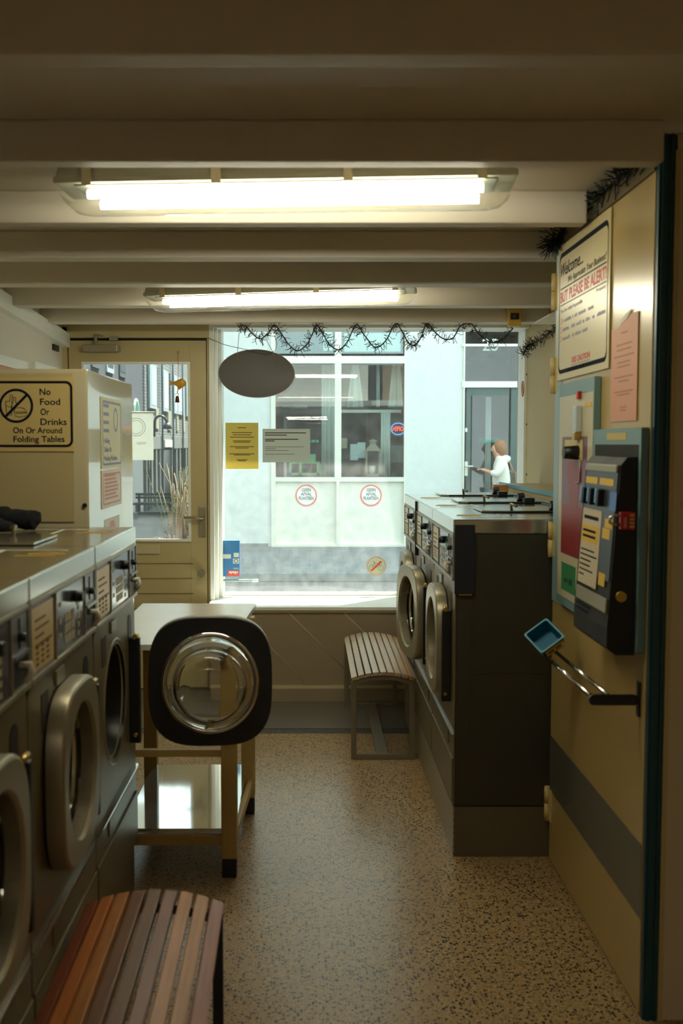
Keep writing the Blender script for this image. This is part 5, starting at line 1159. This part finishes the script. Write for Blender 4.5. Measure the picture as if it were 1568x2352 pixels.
mb = MB(); mb.box(XA - .5, XA - .22, AY(331) + .05, 60, 0, 1.45); mb.build('dark_infill', mat('dark_slats', srgb(26, 34, 40), .6, var=.2), bb)
onA('fascia', mat('pale_fascia', srgb(124, 130, 128), .7), 332, 437, 1.43, 1.76, -.05, .03); onA('alley_door', mat('dark_alley_door', srgb(30, 34, 38), .3), 375, 391, 0, 1.40, -.05, .01)
s_ = onA('door_sign', paper, 374, 391, 1.47, 1.66, .03, .06)
dk = thing('slate_building', (XA - 1, 18, 0), 'dark grey house front at the near end of the alley', 'building')
gd = mat('slate_grey_wall', srgb(82, 87, 96), .8, var=.12, scale=2); A0, A1 = 9.5, AY(331)
mb = MB(); mb.box(XA - 4, XA - .02, A0, A1, 2.05, 6); mb.build('upper_wall', gd, dk)
mb = MB(); mb.box(XA - 4, XA - .03, A0, A1, 0, 2.05); mb.build('lower_wall', mat('pale_grey_wall', srgb(112, 122, 126), .8, var=.06), dk)
for k in range(9):
    y = A0 + 1.0 + k * 1.35
    if y < A1 - .8: w_ = MB().box(XA - .03, XA + .01, y, y + .7, 2.9, 4.6).build('window', win_w if k % 2 else gd, dk); MB().box(XA + .008, XA + .014, y + .08, y + .62, 3.0, 4.5).build('pane', darkg, w_)
q = P(319, 946, X=XA + .05)
t = thing('round_shop_sign', (q.x, q.y, q.z - .3), 'round green and white sign on the alley wall, half hidden by the banner', 'sign')
Mq = frame((XA - .02, q.y, q.z - .05), (0, 1, 0), (0, 0, 1)); mb = MB(); mb.prism(circ(.34, 32), .03, w0=.002); mb.xf(Mq); mb.build('disc', paper, t)
mb = MB(); mb.prism(circ(.29, 32), .004, w0=.03); mb.xf(Mq); mb.build('green_field', mat('sign_green', srgb(60, 140, 120), .5), t)
# banner by our own door
a = P(300, 1057, Y=7.7); b = P(351.5, 947, Y=7.7); xl_ = b.x - .42
t = thing('wash_banner', ((xl_ + b.x) / 2, 7.7, a.z), 'translucent white banner with a faint WASH print seen from behind', 'banner')
bn_m = cloth_mat('banner_cloth', (.70, .74, .70), (.80, .82, .78))
mb = MB(); mb.box(xl_, b.x, 7.70, 7.703, a.z, b.z); mb.build('cloth', bn_m, t)
mb = MB(); mb.cyl((xl_ - .05, 7.70, b.z), (b.x + .01, 7.70, b.z), .006, seg=8); mb.tube([(xl_ - .05, 7.70, b.z), (xl_ - .05, 7.0, b.z)], .008, 8); mb.build('rod', steel, t)
c_ = P(313, 981, Y=7.7); M = frame((c_.x, 7.6995, c_.z), (1, 0, 0), (0, 0, 1)); s_ = 7.7 / F_PX
mb = MB(); ringloft(mb, circ(21 * s_, 40), circ(19.8 * s_, 40), .0005); ringloft(mb, circ(16 * s_, 40), circ(15 * s_, 40), .0005); mb.letters('WASH', 22 * s_, -40 * s_, 6.5 * s_, 21 * s_, flip=True)
mb.xf(M); mb.build('faint_print', mat('faint_tan_print', srgb(172, 168, 150), .7), t)
# bracket street lamp
a = P(354, 1003, Y=25.6); b = P(354, 975, Y=25.6); c_ = P(383, 975, Y=25.6); s_ = 25.6 / F_PX
t = thing('street_lamp', (a.x, 25.6, a.z), 'arched wall lamp with a dark dome shade in the alley', 'street lamp')
mb = MB(); mb.tube([a, b] + [Vector(((b.x + c_.x) / 2 - (c_.x - b.x) / 2 * cos(k / 10 * pi), 25.6, b.z + 20 * s_ * sin(k / 10 * pi))) for k in range(1, 11)], .03, 8); mb.build('arm', mat('dark_lamp_metal', srgb(48, 48, 60), .4), t)
mb = MB(); mb.lathe([(.02, .14), (.07, .12), (.10, .06), (.115, 0), (.11, -.01), (.0, -.01)], Matrix.Translation(c_ + Vector((.01, 0, -.10))), 20); mb.build('dome_shade', mat('dark_lamp_shade', srgb(70, 66, 84), .35), t)
# alley bench, steps
g = P(355, 1187, Z=0); Yb = g.y; x0 = P(306, 1187, Y=Yb).x; x1 = P(396, 1187, Y=Yb).x
t = thing('alley_bench', ((x0 + x1) / 2, Yb, 0), 'dark slatted bench with a back rail standing in the alley', 'bench')
gm = mat('dark_green_metal', srgb(40, 54, 58), .5)
zz = lambda y_: P(350, y_, Y=Yb).z
mb = MB(); mb.box(x0, x1, Yb + .30, Yb + .36, zz(1140), zz(1134)); mb.box(x0, x1 - .05, Yb + .30, Yb + .34, zz(1147), zz(1142)); mb.build('back_rail', gm, t)
mb = MB(); mb.box(x0, x1, Yb - .05, Yb + .36, zz(1160), zz(1155)); mb.build('seat', gm, t)
for x in (x0 + .05, x1 - .09):
    for yy in (Yb - .03, Yb + .31): mb = MB(); mb.box(x, x + .05, yy, yy + .05, 0, zz(1140) if yy > Yb else zz(1158)); mb.build('leg', gm, t)
mb = MB(); mb.box(x0 + .1, x1 - .09, Yb, Yb + .05, .03, .10); mb.build('lower_rail', gm, t)
q0 = P(306, 1192, Z=0); q1 = P(341, 1180, Z=0)
mb = MB(); mb.box(XA, q1.x, q0.y - .3, q1.y - 1.4, 0, .13); mb.box(XA, q1.x - .2, q0.y + .1, q1.y - 1.4, .13, .24); tag(mb.build('stone_steps', mat('grey_stone', srgb(122, 128, 128), .8, var=.1)), 'low grey stone steps at the alley wall before the bench', 'steps')
# planter with dry reeds outside the door
t = thing('reed_planter', (-.97, 7.75, -.02), 'log planter of dry reeds and green sprigs outside the door', 'planter')
mb = MB()
for k in range(16): a_ = k / 16 * 2 * pi; mb.cyl((-.97 + .15 * cos(a_), 7.75 + .15 * sin(a_), -.02), (-.97 + .15 * cos(a_), 7.75 + .15 * sin(a_), .84 + random.uniform(0, .06)), .032, seg=8)
mb.build('log_pot', wood('weathered_log', srgb(96, 78, 62)), t)
mb = MB(); mb.cyl((-.97, 7.75, .0), (-.97, 7.75, .80), .135, seg=16); mb.build('soil', mat('soil', srgb(50, 44, 38), .9), t)
mb = MB()
for k in range(46):
    x = random.gauss(-.92, .05); y = 7.75 + random.uniform(-.1, .1); h = random.uniform(.25, .62); mb.tube([(x, y, .78), (x + random.gauss(.0, .02), y, .78 + h * .6), (x + random.gauss(.01, .05), y + random.gauss(0, .03), .80 + h)], [.0045, .0035, .002], 4)
mb.build('dry_reeds', mat('dry_reed', srgb(178, 152, 124), .8, var=.15), t)
mb = MB()
for k in range(30):
    x = -.97; y = 7.75; dx = random.gauss(0, .14); h = random.uniform(.1, .6); e = Vector((x + dx, y + random.uniform(-.12, .12), .84 + h)); mb.tube([(x + dx * .2, y, .8), e], .002, 4)
    for j in range(9):
        p = Vector((x + dx * .2, y, .8)).lerp(e, random.uniform(.35, 1)); a_ = random.uniform(0, 2 * pi); l_ = .022; d = Vector((cos(a_), .4 * sin(a_), sin(a_) * .7)) * l_; n_ = Vector((-d.z, .004, d.x)) * .35
        mb.loft([[p, p + d * .5 + n_, p + d, p + d * .5 - n_], [p + Vector((0, .001, 0)), p + d * .5 + n_ + Vector((0, .001, 0)), p + d + Vector((0, .001, 0)), p + d * .5 - n_ + Vector((0, .001, 0))]])
mb.build('green_sprigs', mat('dull_green_leaf', srgb(104, 122, 78), .7, var=.2), t)
# small shrub against the far alley wall
mb = MB(); q = P(425, 1135, Z=0)
for k in range(420):
    c0 = Vector((XA + .75 + random.gauss(0, .18), q.y - 1 + random.gauss(0, 1.2), abs(random.gauss(.55, .45)))); a_ = random.uniform(0, 2 * pi); d = Vector((cos(a_), sin(a_), random.uniform(-.5, .8))) * .09; n_ = d.cross(Vector((0, 0, 1))) * .5
    mb.loft([[c0, c0 + d * .5 + n_, c0 + d, c0 + d * .5 - n_], [c0 + Vector((0, 0, .004)), c0 + d * .5 + n_ + Vector((0, 0, .004)), c0 + d + Vector((0, 0, .004)), c0 + d * .5 - n_ + Vector((0, 0, .004))]])
tag(mb.build('green_shrub', mat('shrub_leaf', srgb(92, 110, 84), .7, var=.2)), 'loose green shrub at the far end of the alley wall', 'shrub')
